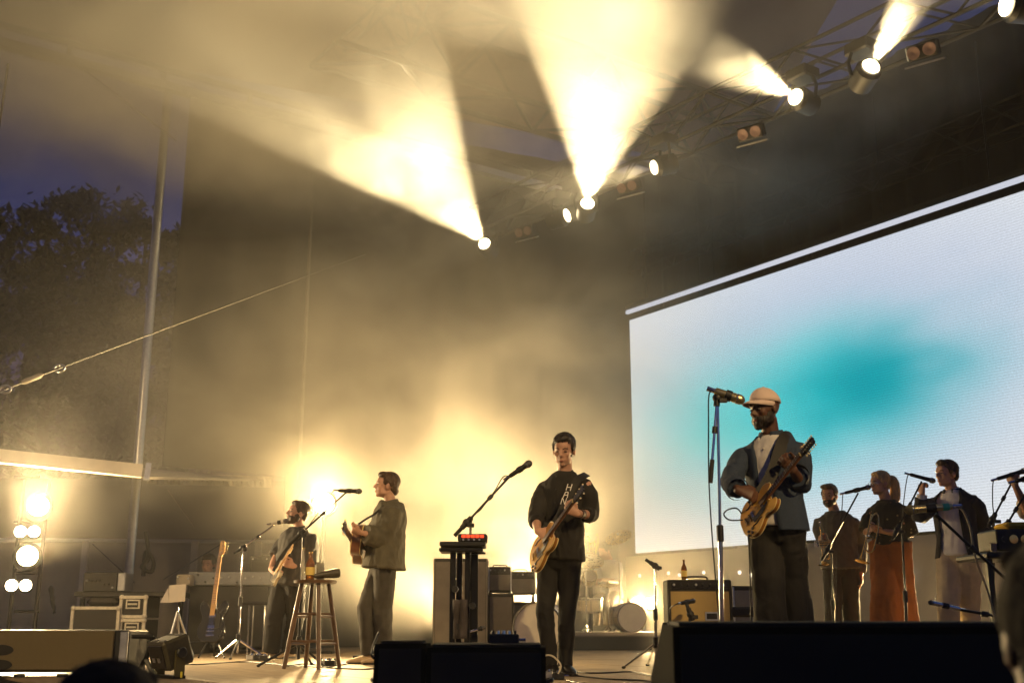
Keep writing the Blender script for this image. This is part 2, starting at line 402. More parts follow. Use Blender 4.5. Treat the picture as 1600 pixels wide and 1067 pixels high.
# roof tarpaulin (thin enough for the dusk sky to show through it a little)
def let_light_through(m, col, f):
    n = m.node_tree; o = [q for q in n.nodes if q.type == 'OUTPUT_MATERIAL'][0]; p = n.nodes['Principled BSDF']
    t = n.nodes.new('ShaderNodeBsdfTranslucent'); t.inputs[0].default_value = (*col, 1); mx = n.nodes.new('ShaderNodeMixShader'); mx.inputs[0].default_value = f
    n.links.new(p.outputs[0], mx.inputs[1]); n.links.new(t.outputs[0], mx.inputs[2]); n.links.new(mx.outputs[0], o.inputs['Surface'])
let_light_through(M_tarp, (.95, .60, .42), .5)
MAST = V((-5.22, 16.0, 0))
def roof():
    e = P(277, 140, 16.0).z
    b = MB(); pts = []; n1, n2 = 26, 16
    for i in range(n1 + 1):
        for j in range(n2 + 1):
            s = -9 + 21.4 * i / n1; t = -12.0 * j / n2
            q = MAST + W * s + U * t
            z = e + .35 + .10 * max(s, 0) + .42 * j + 1.5 * math.sin(math.pi * j / n2) + .06 * math.sin(i * 2.1) * math.sin(j * 1.3)
            pts.append(V((q.x, q.y, z)))
    fs = [(i * (n2 + 1) + j, (i + 1) * (n2 + 1) + j, (i + 1) * (n2 + 1) + j + 1, i * (n2 + 1) + j + 1) for i in range(n1) for j in range(n2)]
    k = len(pts); b.add(pts, fs)
    T = thing('stage_roof', 'dark fabric stage roof stretched over the trusses', 'roof', (MAST.x, MAST.y, e))
    fin('roof_skin', b, M_tarp, T)
    b = MB(); b.box(MAST + W * -.8 + V((0, 0, e)), (16.5, .16, .12), x=W); fin('edge_beam', b, M_alu, T, smooth=False)
    b = MB(); b.box(MAST + W * -.8 + V((0, 0, e + .28)), (16.5, .08, .08), x=W); fin('edge_beam', b, M_blackmetal, T, smooth=False)
    for i in range(12): fin('upright', MB().box(MAST + W * (-8.6 + 1.4 * i) + V((0, 0, e + .15)), (.06, .06, .2), x=W), M_blackmetal, T, smooth=False)
roof()
# masts
def mast(px0, py0, px1, py1, Y, r, label, m=None):
    p0 = P(px0, py0, Y); p1 = P(px1, py1, Y); p0.z = 0
    T = thing('roof_mast', label, 'mast', p0, 'steel masts carrying the roof')
    fin('pole', MB().tube([V((p1.x, Y, 0.02)), V((p1.x, Y, p1.z))], r, 16), m or M_alu, T)
    fin('base_plate', MB().box((p1.x, Y, .02), (.5, .5, .03)), M_blackmetal, T, smooth=False)
    return p1.x
mast(213, 925, 262, 145, 16.0, .065, 'thick shiny steel mast rising behind the road cases')
mast(471, 850, 489, 270, 17.1, .026, 'thinner dull mast far behind the bearded man with the pale guitar', M_wire)
# cloth walls with folds
def drape(name, label, A, B, z0, z1, m, amp=.08, wave=.5, seed=0, n=None, cat='curtain', group=None, kind=None):
    A, B = V(A), V(B); L = (B - A).length; d = (B - A) / L; s = V((-d.y, d.x, 0)); n = n or int(L / wave * 8); nz = 6
    b = MB(); vs = []
    for i in range(n + 1):
        for j in range(nz + 1):
            f = j / nz; x = L * i / n; zb = z0(x / L) if callable(z0) else z0
            o = amp * (math.sin(2 * math.pi * x / wave + 1.3 * math.sin(x * 1.1 + seed)) + .5 * math.sin(2 * math.pi * x / wave * 1.7 + seed)) * (1 - .5 * f)
            zz = zb + (z1 - zb) * f if not callable(z1) else zb + (z1(x / L) - zb) * f
            q = A + d * x + s * o; vs.append(V((q.x, q.y, zz)))
    b.add(vs, [(i * (nz + 1) + j, (i + 1) * (nz + 1) + j, (i + 1) * (nz + 1) + j + 1, i * (nz + 1) + j + 1) for i in range(n) for j in range(nz)])
    o = fin(name, b, m, label=label, cat=None if kind else cat, group=group, kind=kind, loc=A)
    sm = o.modifiers.new('thickness', 'SOLIDIFY'); sm.thickness = .012
    return o
zt = P(1300, 118, 17.5).z + .4
drape('back_drape', 'tall black cloth backdrop hanging behind the video screen', SC0 + U * 4 + W * .9, SC0 - U * 14 + W * .9, 0, zt, M_drape, .07, .6)
drape('side_drape', 'dark brown cloth side wall running back from the steel mast', MAST + W * .25, SC0 + W * .7 + U * .2, lambda f: 2.55 if f < .20 else 0., lambda f: P(277, 140, 16.0).z + 1.2 * f, M_scrim, .03, .9, 2)
M_low = mat('grey_upstage_cloth', (.30, .28, .27), .8, 0, .15, 1.5, .15, 20)
drape('lower_drape', 'pale grey cloth band hanging below the video screen', SP(-2.6, 0, -.12), SP(12, 0, -.12), 0, 1.6, M_low, .03, .9, 4)
# ---------------------------------------------------------------- lamps
M_lens = glow('lens_lit', (1, .86, .58), 30)
M_lens_dim = mat('lens_glass_off', (.22, .15, .14), .15, 0, .1)
def moving_head(pos, aim, power, cone, label, col=(1, .79, .44), lit=True, hang=None, s=1.0, blend=.07, lens_e=30, name='moving_head_lamp'):
    pos = V(pos); d = (V(aim) - pos).normalized(); a, b, _ = frame(d)
    T = thing(name, label, 'stage lamp', pos, 'moving head lamps on the lighting truss')
    fin('head', MB().lathe([(-.34 * s, .10 * s), (-.32 * s, .15 * s), (-.05 * s, .16 * s), (-.02 * s, .13 * s), (0, .125 * s), (0.001, .11 * s)], pos - d * .012, d, 18), M_black, T)
    fin('lens', MB().lathe([(0, .105 * s), (.012 * s, .10 * s), (.03 * s, .06 * s), (.036 * s, .01)], pos, d, 18), glow('lens_lit', col, lens_e) if lit else M_lens_dim, T)
    c = pos - d * .18 * s; sd = a
    top = hang if hang is not None else c + V((0, 0, .42 * s))
    for k in (-1, 1):
        y = MB(); y.tube([c + sd * (.17 * s * k), c + sd * (.2 * s * k) + V((0, 0, .16 * s)), V((c.x, c.y, c.z + .3 * s)) + sd * (.15 * s * k)], .022 * s, 6); fin('yoke_arm', y, M_blackmetal, T)
    fin('base', MB().box(V((c.x, c.y, c.z + .37 * s)), (.34 * s, .3 * s, .16 * s), x=U, bev=.02), M_black, T, smooth=False)
    if lit and power > 0:
        lamp('lamp_light', pos + d * .05, V(aim), cone, power, col, blend, .06 * s)
    return T
def tl(px, py):
    'point under the lighting truss seen at that column (truss runs along U at z)'
    k = (px - 800) / 1814.0 * 1.0
    # intersect vertical plane of the truss with the pixel ray
    q = P(px, py, 1.0) - V((0, 0, CAMZ)); n = W; t = (TL0 - V((0, 0, 0))).dot(n) / q.dot(n)
    return V((q.x * t, q.y * t, CAMZ + q.z * t))
L1 = tl(757, 381); L2 = tl(918, 318); L3 = tl(1243, 152); L4 = tl(1361, 104); L5 = tl(1572, 8); L6 = tl(886, 337); L7 = tl(1022, 262)
LP = 1.25
moving_head(L1, P(560, 135, L1.y - 4.2), 7400 * LP, 35, 'lit moving lamp at the far end of the truss throwing the widest beam left')
moving_head(L2, P(955, 60, L2.y - 3.4), 4300 * LP, 36, 'lit moving lamp throwing the brightest white beam almost straight up')
moving_head(L3, P(1040, 48, L3.y - 1.5), 9000 * LP, 27, 'lit moving lamp throwing a short beam up to the left over the screen')
moving_head(L4, P(1424, 0, L4.y - 1.0), 7000 * LP, 26, 'lit moving lamp throwing a narrow beam up out of the picture')
moving_head(L5, P(1430, -10, L5.y - .2), 2500 * LP, 30, 'lit moving lamp in the upper right corner facing left', s=1.15)
moving_head(L6, P(1100, 262, L6.y - 1.2), 350 * LP, 30, 'small lit moving lamp glowing beside the brightest beam')
moving_head(L7, P(900, 290, L7.y - .3), 900 * LP, 24, 'lit moving lamp side on right of the brightest beam', lens_e=14)
# unlit twin floods on the truss
def twin_flood(pos, aim, label, s=1.0):
    pos = V(pos); d = (V(aim) - pos).normalized(); a, b, _ = frame(d)
    T = thing('twin_flood', label, 'flood lamp', pos, 'unlit twin flood lamps under the lighting truss')
    fin('housing', MB().box(pos - d * .1 * s, (.5 * s, .2 * s, .26 * s), x=a, z=b, bev=.02), M_black, T, smooth=False)
    for k in (-1, 1):
        fin('reflector', MB().lathe([(0, .10 * s), (.03 * s, .105 * s), (.031 * s, .085 * s), (.006 * s, .03 * s)], pos + a * (.125 * s * k), d, 16), M_lens_dim, T)
    fin('bracket', MB().box(pos - d * .05 * s - b * .2 * s, (.62 * s, .12 * s, .03 * s), x=a, z=b), M_alu, T, smooth=False)
    return T
for px, py, l in ((1440, 80, 'unlit twin flood lamp nearest the upper right corner'), (1171, 208, 'unlit twin flood lamp under the beam that points up left'),
                  (980, 292, 'unlit twin flood lamp right of the brightest beam'), (818, 362, 'unlit twin flood lamp between the two lit lamps at far end')):
    q = tl(px, py); twin_flood(q, q + V((-.75, -1, -.62)), l, .72)
# lamps out front that light the players (they hang over the audience, behind the camera)
lamp('front_lamp', (6.5, -4, 8.5), P(812, 850, 8.6), 15, 6500, (1, .66, .26), .5, .12)
lamp('front_lamp', (-8, -4, 8.0), P(235, 960, 11.0), 36, 5200, (1, .68, .28), .5, .12)
# ---------------------------------------------------------------- people
def skin(name, col): return mat(name, col, .52, 0, .12, 30, .06, 120)
SK_fair = skin('skin_fair', (.48, .27, .19)); SK_dark = skin('skin_dark', (.10, .045, .027)); SK_mid = skin('skin_warm', (.36, .19, .125))
def cloth(name, col, var=.2, vs=14, rough=.85, sheen=.0): return mat(name, col, rough, 0, var, vs, .25, 260, sheen=sheen)
H_dark = mat('hair_dark', (.018, .011, .007), .5, 0, .5, 40, .8, 90, stretch=(1, 1, .25))
H_brown = mat('hair_brown', (.06, .032, .016), .5, 0, .5, 40, .8, 90, stretch=(1, 1, .25))
H_blond = mat('hair_blond', (.52, .33, .14), .45, 0, .35, 40, .8, 90, stretch=(1, 1, .2))
M_eye = mat('eye_white', (.26, .22, .19), .25, 0, 0); M_iris = mat('eye_dark', (.02, .012, .01), .2, 0, 0)
M_lip = mat('lip', (.30, .12, .09), .45, 0, .1)
def strands(o, n, L, w, flow, m, seed=0, lift=.35):
    'short locks standing off a hair shape, joined into the same mesh'
    rr = random.Random(seed); me = o.data; nv = len(me.vertices); vs = [tuple(v.co) for v in me.vertices]; fs = [tuple(p.vertices) for p in me.polygons]
    for i in range(n):
        v = me.vertices[rr.randrange(nv)]; nn = v.normal; f = V(flow(v.co)) + V((rr.gauss(0, .25), rr.gauss(0, .25), rr.gauss(0, .25))); f = (f - nn * f.dot(nn)); d = (f.normalized() + nn * lift * rr.uniform(.3, 1.4)).normalized() if f.length > 1e-4 else nn
        sd = nn.cross(d).normalized() * w; p = v.co - nn * .002; l = L * rr.uniform(.5, 1.2); k = len(vs)
        vs += [tuple(p - sd), tuple(p + sd), tuple(p + d * l * .55 + sd * .8), tuple(p + d * l * .55 - sd * .8), tuple(p + d * l * .95 - nn * l * .25)]; fs += [(k, k + 1, k + 2, k + 3), (k + 3, k + 2, k + 4)]
    nm = bpy.data.meshes.new(me.name); nm.from_pydata(vs, [], fs); nm.materials.append(m); nm.shade_smooth(); o.data = nm; return o
M_shoe = mat('shoe_black', (.014, .012, .012), .35, 0, .2, 20, .1)
M_shoetan = mat('shoe_tan', (.42, .30, .18), .55, 0, .2, 20, .1)
def fdir(yaw, pitch=0):
    y, p = R(yaw), R(pitch); return V((math.sin(y) * math.cos(p), -math.cos(y) * math.cos(p), math.sin(p)))
def head_matrix(c, yaw, pitch, roll, s):
    f = fdir(yaw, pitch); r0 = V((-math.cos(R(yaw)), -math.sin(R(yaw)), 0)); up = r0.cross(f).normalized()
    r = (r0 * math.cos(R(roll)) + up * math.sin(R(roll))); up = r.cross(f)
    return basis(c, r * s, f * s, up * s)
def head_shapes(b, hm, long_=1.0, jaw=1.0, nose=1.0):
    b.m = hm
    b.ell((0, -.012, .035), (.074, .094, .088), 20, 14); b.ell((0, .022, .012), (.064, .070, .075), 18, 12)
    b.ell((0, .030, -.045), (.056 * jaw, .058, .066 * long_), 18, 12); b.ell((0, .066, -.092 * long_), (.024 * jaw, .021, .020), 12, 8)
    b.ell((0, .066, .040), (.050, .028, .034), 14, 9)
    b.ell((0, .084, .022), (.044, .010, .0075), 14, 8)
    for k in (-1, 1):
        b.ell((.040 * k, .062, -.022), (.020, .020, .018), 10, 7); b.ell((.040 * jaw * k, .018, -.066), (.019, .036, .026), 10, 7)
        b.ell((.077 * k, -.010, -.008), (.011, .020, .031), 10, 8)
    b.tube([(0, .086, .016), (0, .099, -.004), (0, .111 * nose, -.026), (0, .094, -.034)], [.0085, .0105, .0135, .010], 8)
    for k in (-1, 1): b.ell((.012 * k, .097, -.031), (.0095, .011, .0085), 8, 6)
    b.ell((0, .0885, -.056), (.022, .0095, .0062), 10, 7); b.ell((0, .087, -.069), (.019, .0105, .0068), 10, 7)
    b.m = MX.Identity(4)
def face_parts(T, hm, browm, closed=False, lips=True):
    for k in (-1, 1):
        b = MB(); b.m = hm; b.ell((.0305 * k, .0795, .0005), (.0145, .0105, .0035 if closed else .0055), 12, 8); b.m = MX.Identity(4)
        e = fin('eye', b, M_iris if closed else M_eye, T)
        if not closed:
            b = MB(); b.m = hm; b.ell((.0305 * k, .0865, 0), (.0066, .004, .0056), 10, 6); b.m = MX.Identity(4); fin('iris', b, M_iris, e)
        b = MB(); b.m = hm; b.tube([(.014 * k, .096, .020), (.032 * k, .091, .027), (.050 * k, .074, .021)], [.0026, .0030, .002], 6); b.m = MX.Identity(4)
        fin('eyebrow', b, browm, T)
    if lips:
        b = MB(); b.m = hm; b.ell((0, .0925, -.0625), (.0205, .008, .0018), 10, 6); b.ell((0, .094, -.0685), (.016, .0065, .0045), 10, 6); b.m = MX.Identity(4); fin('lips', b, M_lip, T)
def hand_shapes(b, w, k, n, side=1, curl=(35, 45, 35), thumb=.6, s=1.0, spread=.18):
    'w wrist, k towards the knuckles, n the way the palm faces; side +1 puts the thumb on k x n'
    w = V(w); k = V(k).normalized(); n = V(n); n = (n - k * n.dot(k)).normalized(); sd = k.cross(n) * side
    b.loft([(w - k * .015 * s, sd * .026 * s, n * .020 * s), (w + k * .02 * s, sd * .033 * s, n * .019 * s), (w + k * .06 * s, sd * .042 * s, n * .017 * s), (w + k * .092 * s, sd * .040 * s, n * .013 * s)], 12)
    for i in range(4):
        o = (1.5 - i) * .021 * s; d = (k + sd * (1.5 - i) * spread * .35).normalized(); p = w + k * (.084 - abs(1.2 - i) * .004) * s + sd * o
        ln = [(.044, .027, .021), (.048, .031, .023), (.045, .029, .022), (.035, .022, .019)][i]
        pts = [p]; ang = 0
        for q in range(3):
            ang += R(curl[q] + (i * 3)); dd = d * math.cos(ang) + n * math.sin(ang); pts.append(pts[-1] + dd * ln[q] * s)
        b.tube(pts, [.0098 * s, .0095 * s, .0085 * s, .007 * s], 7)
    p = w + k * .022 * s + sd * .030 * s; d1 = (k * .62 + sd * .62 + n * .45 * thumb).normalized(); d2 = (k * .9 + sd * .1 + n * .5 * thumb).normalized()
    b.tube([p - sd * .01 * s, p + d1 * .034 * s, p + d1 * .034 * s + d2 * .032 * s, p + d1 * .034 * s + (d2 + n * .25 * thumb).normalized() * .056 * s], [.014 * s, .0125 * s, .011 * s, .008 * s], 8)
def shoe(T, ank, yaw, m, s=1.0, name='shoe'):
    f = fdir(yaw); r = V((-f.y, f.x, 0)); b = MB(); a = V((ank.x, ank.y, 0))
    b.loft([(a - f * .075 * s + V((0, 0, .045)), r * .032, V((0, 0, .043))), (a - f * .02 * s + V((0, 0, .052)), r * .040, V((0, 0, .050))), (a + f * .06 * s + V((0, 0, .040)), r * .045, V((0, 0, .038))),
            (a + f * .13 * s + V((0, 0, .030)), r * .048, V((0, 0, .028))), (a + f * .19 * s + V((0, 0, .022)), r * .036, V((0, 0, .020))), (a + f * .212 * s + V((0, 0, .018)), r * .015, V((0, 0, .012)))], 12)
    fin(name, b, m, T); b = MB(); b.box(a + f * .06 * s + V((0, 0, .008)), (.27 * s, .088, .016), x=f, bev=.006); fin('sole', b, M_rubber, T)
class Person:
    def __init__(s, label, Y, neck, hip, yaw, hyaw=0, head=None, hs=1.0, pitch=0, roll=0, sw=.175, hw=.085, skinm=None, sp_dy=0, group=None, hipyaw=None, drop=.055):
        s.Y = Y; s.N = P(*neck, Y); s.Hp = P(*hip, Y + sp_dy); s.yaw = yaw; s.f = fdir(yaw); s.r = V((-math.cos(R(yaw)), -math.sin(R(yaw)), 0))
        hy = yaw if hipyaw is None else hipyaw; s.hf = fdir(hy); s.hr = V((-math.cos(R(hy)), -math.sin(R(hy)), 0))
        s.skin = skinm or SK_fair; s.sw = sw; s.hs = hs
        s.T = thing('person', label, 'person', V((s.Hp.x, s.Hp.y, 0)), group)
        s.S = {'R': s.N + s.r * sw - V((0, 0, drop)), 'L': s.N - s.r * sw - V((0, 0, drop))}
        s.H = {'R': s.Hp + s.hr * hw, 'L': s.Hp - s.hr * hw}
        s.hd = P(head[0], head[1], Y + (head[2] if len(head) > 2 else 0)); s.hm = head_matrix(s.hd, hyaw, pitch, roll, hs)
        s.up = (s.N - s.Hp).normalized(); s.arm = {}; s.leg = {}; s.b = MB(); s.vox = .0075
        hb = s.hm @ V((0, -.02, -.05)); s.b.tube([s.N - s.up * .06, s.N + (hb - s.N) * .3, hb], [.066, .056, .054], 12)
        head_shapes(s.b, s.hm)
    def torso_rings(s, grow=0., hem=0., flare=0., chest=(.165, .115), waist=(.145, .105), hipr=(.165, .115)):
        'from the bottom up; hem = metres below the hip point'
        up = s.up; L = (s.N - s.Hp).length
        def ring(t, wd, dp, off=0.):
            q = s.Hp + (s.N - s.Hp) * t; lat = (s.hr * (1 - t) + s.r * t); lat = (lat - up * lat.dot(up)).normalized(); fw = up.cross(lat) * -1
            fw = lat.cross(up) if lat.cross(up).dot(s.f) > 0 else up.cross(lat)
            return (q + fw * off, lat * (wd + grow), fw * (dp + grow))
        R_ = []
        if hem > 0: R_.append(ring(-hem / L, hipr[0] + flare, hipr[1] + flare))
        R_ += [ring(0, hipr[0] + flare * .7, hipr[1] + flare * .7), ring(.30, waist[0] + flare * .4, waist[1] + flare * .4), ring(.55, chest[0] * .96, chest[1]), ring(.75, chest[0] * 1.03, chest[1]),
               ring(.86, s.sw + .0, chest[1] * .86), ring(.93, s.sw * .72, chest[1] * .70), ring(.975, s.sw * .5, .078), ring(1.02, .066, .062)]
        return R_
    def body(s, legs=True):
        b = s.b; b.loft(s.torso_rings(-.012), 16)
        for k, (e, w) in s.arm.items():
            S = s.S[k]; b.tube([s.N.lerp(S, .55) - s.up * .03, S - s.up * .02, S + (e - S) * .5, e, e + (w - e) * .35, w], [.045, .052, .046, .038, .038, .026], 10)
        for k, (kn, an) in s.leg.items():
            H = s.H[k]; b.tube([H + V((0, 0, .05)), H + (kn - H) * .5, kn, kn + (an - kn) * .4, an], [.085, .072, .052, .05, .036], 10)
            pass
        return s
    def done(s): s.bodyobj = blob('body', s.b, s.skin, s.T, s.vox, 3); return s.T
    def arms(s, **kw):
        for k, (e, w) in kw.items(): s.arm[k] = (P(e[0], e[1], s.Y + e[2]), P(w[0], w[1], s.Y + w[2]))
        return s
    def legs(s, **kw):
        for k, (kn, an) in kw.items():
            a = P(an[0], an[1], s.Y + an[2]); a.z = max(.085, min(a.z, .12)); s.leg[k] = (P(kn[0], kn[1], s.Y + kn[2]), a)
        return s
    def top(s, name, m, hem=.1, grow=.012, flare=.01, sl=.95, sr=(.078, .066, .055), wr=.008, ws=10, vox=.009, ring=None, sleeves=('R', 'L'), seed=1., **tk):
        b = MB(); b.loft(s.torso_rings(grow, hem, flare, **tk), 20)
        for k in sleeves:
            if k not in s.arm: continue
            e, w = s.arm[k]; S = s.S[k]
            p0 = s.N.lerp(S, .5) - s.up * .035; p1 = S - s.up * .028 - (S - s.N) * .06
            if sl <= .5: pts = [p0, p1, S + (e - S) * .35, S + (e - S) * (sl * 2)]; rad = [.05, sr[0] * .84, sr[0] * .96, sr[1]]
            else:
                q = (sl - .5) * 2; pts = [p0, p1, S + (e - S) * .35, S + (e - S) * .75, e, e + (w - e) * q * .5, e + (w - e) * q]; rad = [.05, sr[0] * .84, sr[0] * .96, (sr[0] + sr[1]) / 2, sr[1], (sr[1] + sr[2]) / 2, sr[2]]
            b.tube(pts, rad, 12)
        return blob(name, b, m, s.T, vox, 5, wr, ws, seed=seed, wdir=(1, 1, .55))
    def trousers(s, m, r=(.098, .078, .062), wr=.007, name='trousers', rise=.08, low=.03, vox=.009, seed=3.):
        b = MB(); tr = s.torso_rings(.006); b.loft([(s.Hp - V((0, 0, .10)), s.hr * .12, s.hf * .09), (s.Hp - V((0, 0, .03)), s.hr * .172, s.hf * .118), tr[0] if False else (s.Hp + s.up * .03, s.hr * .168, s.hf * .118), (s.Hp + s.up * rise, s.hr * .155, s.hf * .112)], 18)
        for k, (kn, an) in s.leg.items():
            H = s.H[k]; a2 = V((an.x, an.y, an.z + low - .06)); b.tube([H + V((0, 0, .03)), H + (kn - H) * .35, H + (kn - H) * .7, kn, kn + (a2 - kn) * .5, a2], [r[0], r[0] * .98, (r[0] + r[1]) / 2, r[1], (r[1] + r[2]) / 2, r[2]], 14)
        return blob(name, b, m, s.T, vox, 5, wr, 9, seed=seed, wdir=(1, 1, .6))
    def shoes(s, m, yr=None, yl=None):
        for k, (kn, an) in s.leg.items(): shoe(s.T, an, (yr if k == 'R' else yl) if yr is not None else s.yaw + (-12 if k == 'R' else 12), m)
    def hand(s, k, kd, n, side=1, **kw): hand_shapes(s.b, s.arm[k][1], kd, n, side, s=s.hs, **kw)
    def hair(s, shapes, m, wr=.006, name='hair', ws=40, vox=.006):
        b = MB(); b.m = s.hm
        for c, r in shapes: b.ell(c, r, 18, 12)
        b.m = MX.Identity(4); o = blob(name, b, m, s.T, vox, 2, wr, ws, wdir=(1, 1, .4)); f = -s.hm.col[1].xyz * .6 - s.hm.col[2].xyz * .8
        if name == 'beard': return strands(o, 500, .014, .0009, lambda c: (0, 0, -1), m, 2, .8)
        return strands(o, 1300, .028, .0012, lambda c: f, m, 1)
    def face(s, m, **k): face_parts(s.T, s.hm, m, **k)
    def collar(s, m, h=.035, r=.068, name='collar', tilt=.03):
        b = MB(); n = s.N + s.up * .0; lat, f = s.r, s.f
        vs = []; fs = []; K = 18
        for i in range(K + 1):
            a = R(-160 + 320 * i / K); d = f * -math.cos(a) + lat * math.sin(a); q = n + d * r + s.up * (.014 - .030 * (1 - math.cos(a)) * .5 * (1 if True else 0))
            vs += [q, q + V((0, 0, h)) + d * -.004, q + d * .016 + V((0, 0, -.004))]
        for i in range(K): fs += [(3 * i, 3 * i + 3, 3 * i + 4, 3 * i + 1), (3 * i + 1, 3 * i + 4, 3 * i + 5, 3 * i + 2)]
        b.add(vs, fs); o = fin(name, b, m, s.T); k = o.modifiers.new('t', 'SOLIDIFY'); k.thickness = .004; return o
    def open_front(s, name, m, hem, grow, gaps, flare=.01, n=30, wr=.004, **tk):
        'a jacket body left open down the front; gaps = half opening angle per ring'
        rg = s.torso_rings(grow, hem, flare, **tk); b = MB(); vs = []; fs = []; RN = []
        for i in range(len(rg) - 1):
            for q in range(4):
                t = q / 4; RN.append((rg[i][0].lerp(rg[i + 1][0], t), rg[i][1].lerp(rg[i + 1][1], t), rg[i][2].lerp(rg[i + 1][2], t), gaps[i][0] * (1 - t) + gaps[i + 1][0] * t, gaps[i][1] * (1 - t) + gaps[i + 1][1] * t))
        RN.append((*rg[-1], *gaps[-1]))
        for j, (c, a, f, g0, g1) in enumerate(RN):
            for i in range(n + 1):
                th = R(g0) + (2 * math.pi - R(g0) - R(g1)) * i / n; p = c + f * math.cos(th) + a * math.sin(th); o = (p - c).normalized()
                q = p * 11; vs.append(p + o * (wr * 2 * NZ.noise(V((q.x, q.y, q.z * .5)))))
        for j in range(len(RN) - 1):
            for i in range(n): fs.append((j * (n + 1) + i, j * (n + 1) + i + 1, (j + 1) * (n + 1) + i + 1, (j + 1) * (n + 1) + i))
        b.add(vs, fs); o = fin(name, b, m, s.T, ang=180); k = o.modifiers.new('t', 'SOLIDIFY'); k.thickness = .007; k.offset = 1; return o
    def sleeves(s, m, sl=.95, sr=(.082, .07, .06), wr=.008, name='sleeve', seed=2.):
        for k, (e, w) in s.arm.items():
            S = s.S[k]; b = MB(); q = (sl if isinstance(sl, (int, float)) else sl[k]); q = (q - .5) * 2
            b.tube([s.N.lerp(S, .45) - s.up * .035, S - s.up * .03 - (S - s.N) * .06, S + (e - S) * .3, S + (e - S) * .6, S + (e - S) * .88, e, e + (w - e) * q * .5, e + (w - e) * q], [.055, sr[0] * .86, sr[0] * .97, (sr[0] + sr[1]) / 2, sr[1], sr[1], (sr[1] + sr[2]) / 2, sr[2]], 14)
            blob(name, b, m, s.T, .009, 4, wr, 10, seed=seed, wdir=(1, 1, .6))
HAIR_SHORT = [((0, -.024, .052), (.080, .094, .082)), ((0, .040, .098), (.058, .040, .026)), ((.068, -.006, .032), (.014, .040, .038)), ((-.068, -.006, .032), (.014, .040, .038)), ((0, -.068, .0), (.062, .040, .060))]
BEARD = [((0, .040, -.066), (.059, .052, .046)), ((0, .070, -.096), (.031, .024, .026)), ((.050, .012, -.050), (.016, .030, .042)), ((-.050, .012, -.050), (.016, .030, .042)), ((0, .088, -.047), (.026, .011, .0065))]
C_black = cloth('cloth_black', (.016, .014, .013)); C_black2 = cloth('cloth_black_trousers', (.012, .011, .011)); C_denim = cloth('denim', (.024, .038, .070), .3, 220)
C_white = cloth('shirt_white', (.62, .60, .60), .08); C_olive = cloth('jacket_olive', (.085, .075, .05)); C_dkgrey = cloth('trousers_grey', (.05, .045, .038)); C_char = cloth('sweater_charcoal', (.045, .042, .04), .2, 20)
C_rust = cloth('skirt_rust', (.30, .095, .026), .18, 8); C_blazer = cloth('blazer_navy', (.018, .019, .026)); C_cream = cloth('trousers_cream', (.50, .42, .30), .1); C_cap = cloth('cap_cream', (.66, .52, .45), .08)
def floral():
    m = cloth('blouse_floral', (.02, .018, .016)); n = m.node_tree; b = n.nodes['Principled BSDF']
    tc = n.nodes.new('ShaderNodeTexCoord'); v = n.nodes.new('ShaderNodeTexVoronoi'); v.inputs['Scale'].default_value = 26
    n.links.new(tc.outputs['Object'], v.inputs['Vector'])
    r1 = n.nodes.new('ShaderNodeValToRGB'); e = r1.color_ramp.elements; e[0].position = .12; e[0].color = (1, 1, 1, 1); e[1].position = .34; e[1].color = (0, 0, 0, 1)
    sp = n.nodes.new('ShaderNodeSeparateColor'); n.links.new(v.outputs['Color'], sp.inputs[0])
    gt = n.nodes.new('ShaderNodeMath'); gt.operation = 'GREATER_THAN'; gt.inputs[1].default_value = .55; n.links.new(sp.outputs[0], gt.inputs[0])
    mu = n.nodes.new('ShaderNodeMath'); mu.operation = 'MULTIPLY'; n.links.new(v.outputs['Distance'], r1.inputs[0]); n.links.new(r1.outputs[0], mu.inputs[0]); n.links.new(gt.outputs[0], mu.inputs[1])
    r2 = n.nodes.new('ShaderNodeValToRGB'); e = r2.color_ramp.elements; e[0].color = (.42, .14, .10, 1); e[1].color = (.35, .28, .14, 1); e[1].position = .6; n.links.new(sp.outputs[1], r2.inputs[0])
    mx = n.nodes.new('ShaderNodeMix'); mx.data_type = 'RGBA'; n.links.new(mu.outputs[0], mx.inputs[0]); mx.inputs[6].default_value = (.02, .018, .016, 1); n.links.new(r2.outputs[0], mx.inputs[7]); n.links.new(mx.outputs[2], b.inputs['Base Color'])
    return m
C_floral = floral()
def buttons(p, m, n, t0, t1, grow, flare=.01, r=.006):
    rg = p.torso_rings(grow, 0, flare)
    for i in range(n):
        t = t0 + (t1 - t0) * i / max(1, n - 1); q = p.Hp.lerp(p.N, t); dp = .118 + grow
        fin('button', MB().ell(q + p.f * dp, (r, r * .6, r), 8, 5), m, p.T)
M_button = mat('button_pale', (.5, .48, .45), .3)
# --- the guitarist in the middle
p = Person('man in buttoned black shirt and black trousers looking down at his guitar, centre stage', 8.45, (883, 741), (876, 868), -30, -16, (881, 704, -.06), 1.02, -13, 3, sw=.178, drop=.075)
p.arms(R=((837, 808, -.08), (840, 829, -.27)), L=((925, 805, -.06), (903, 802, -.29)))
p.legs(R=((851, 958, -.06), (861, 1032, .0)), L=((886, 955, -.02), (884, 1033, .05)))
p.body(); p.hand('R', (.75, -.35, -.42), (.25, .75, -.35), 1, curl=(40, 55, 40)); p.hand('L', (-.86, -.1, .45), (-.1, -.85, .1), 1, curl=(50, 60, 40), spread=.4)
p.done(); p.top('shirt', C_black, .03, .012, .018, .72, (.066, .057, .050), wr=.011, ws=9, seed=1, chest=(.155, .11), waist=(.145, .105), hipr=(.158, .11)); p.trousers(C_black2, (.082, .060, .052), .009); p.shoes(M_shoe, -25, 12); p.collar(C_black, .03, .062)
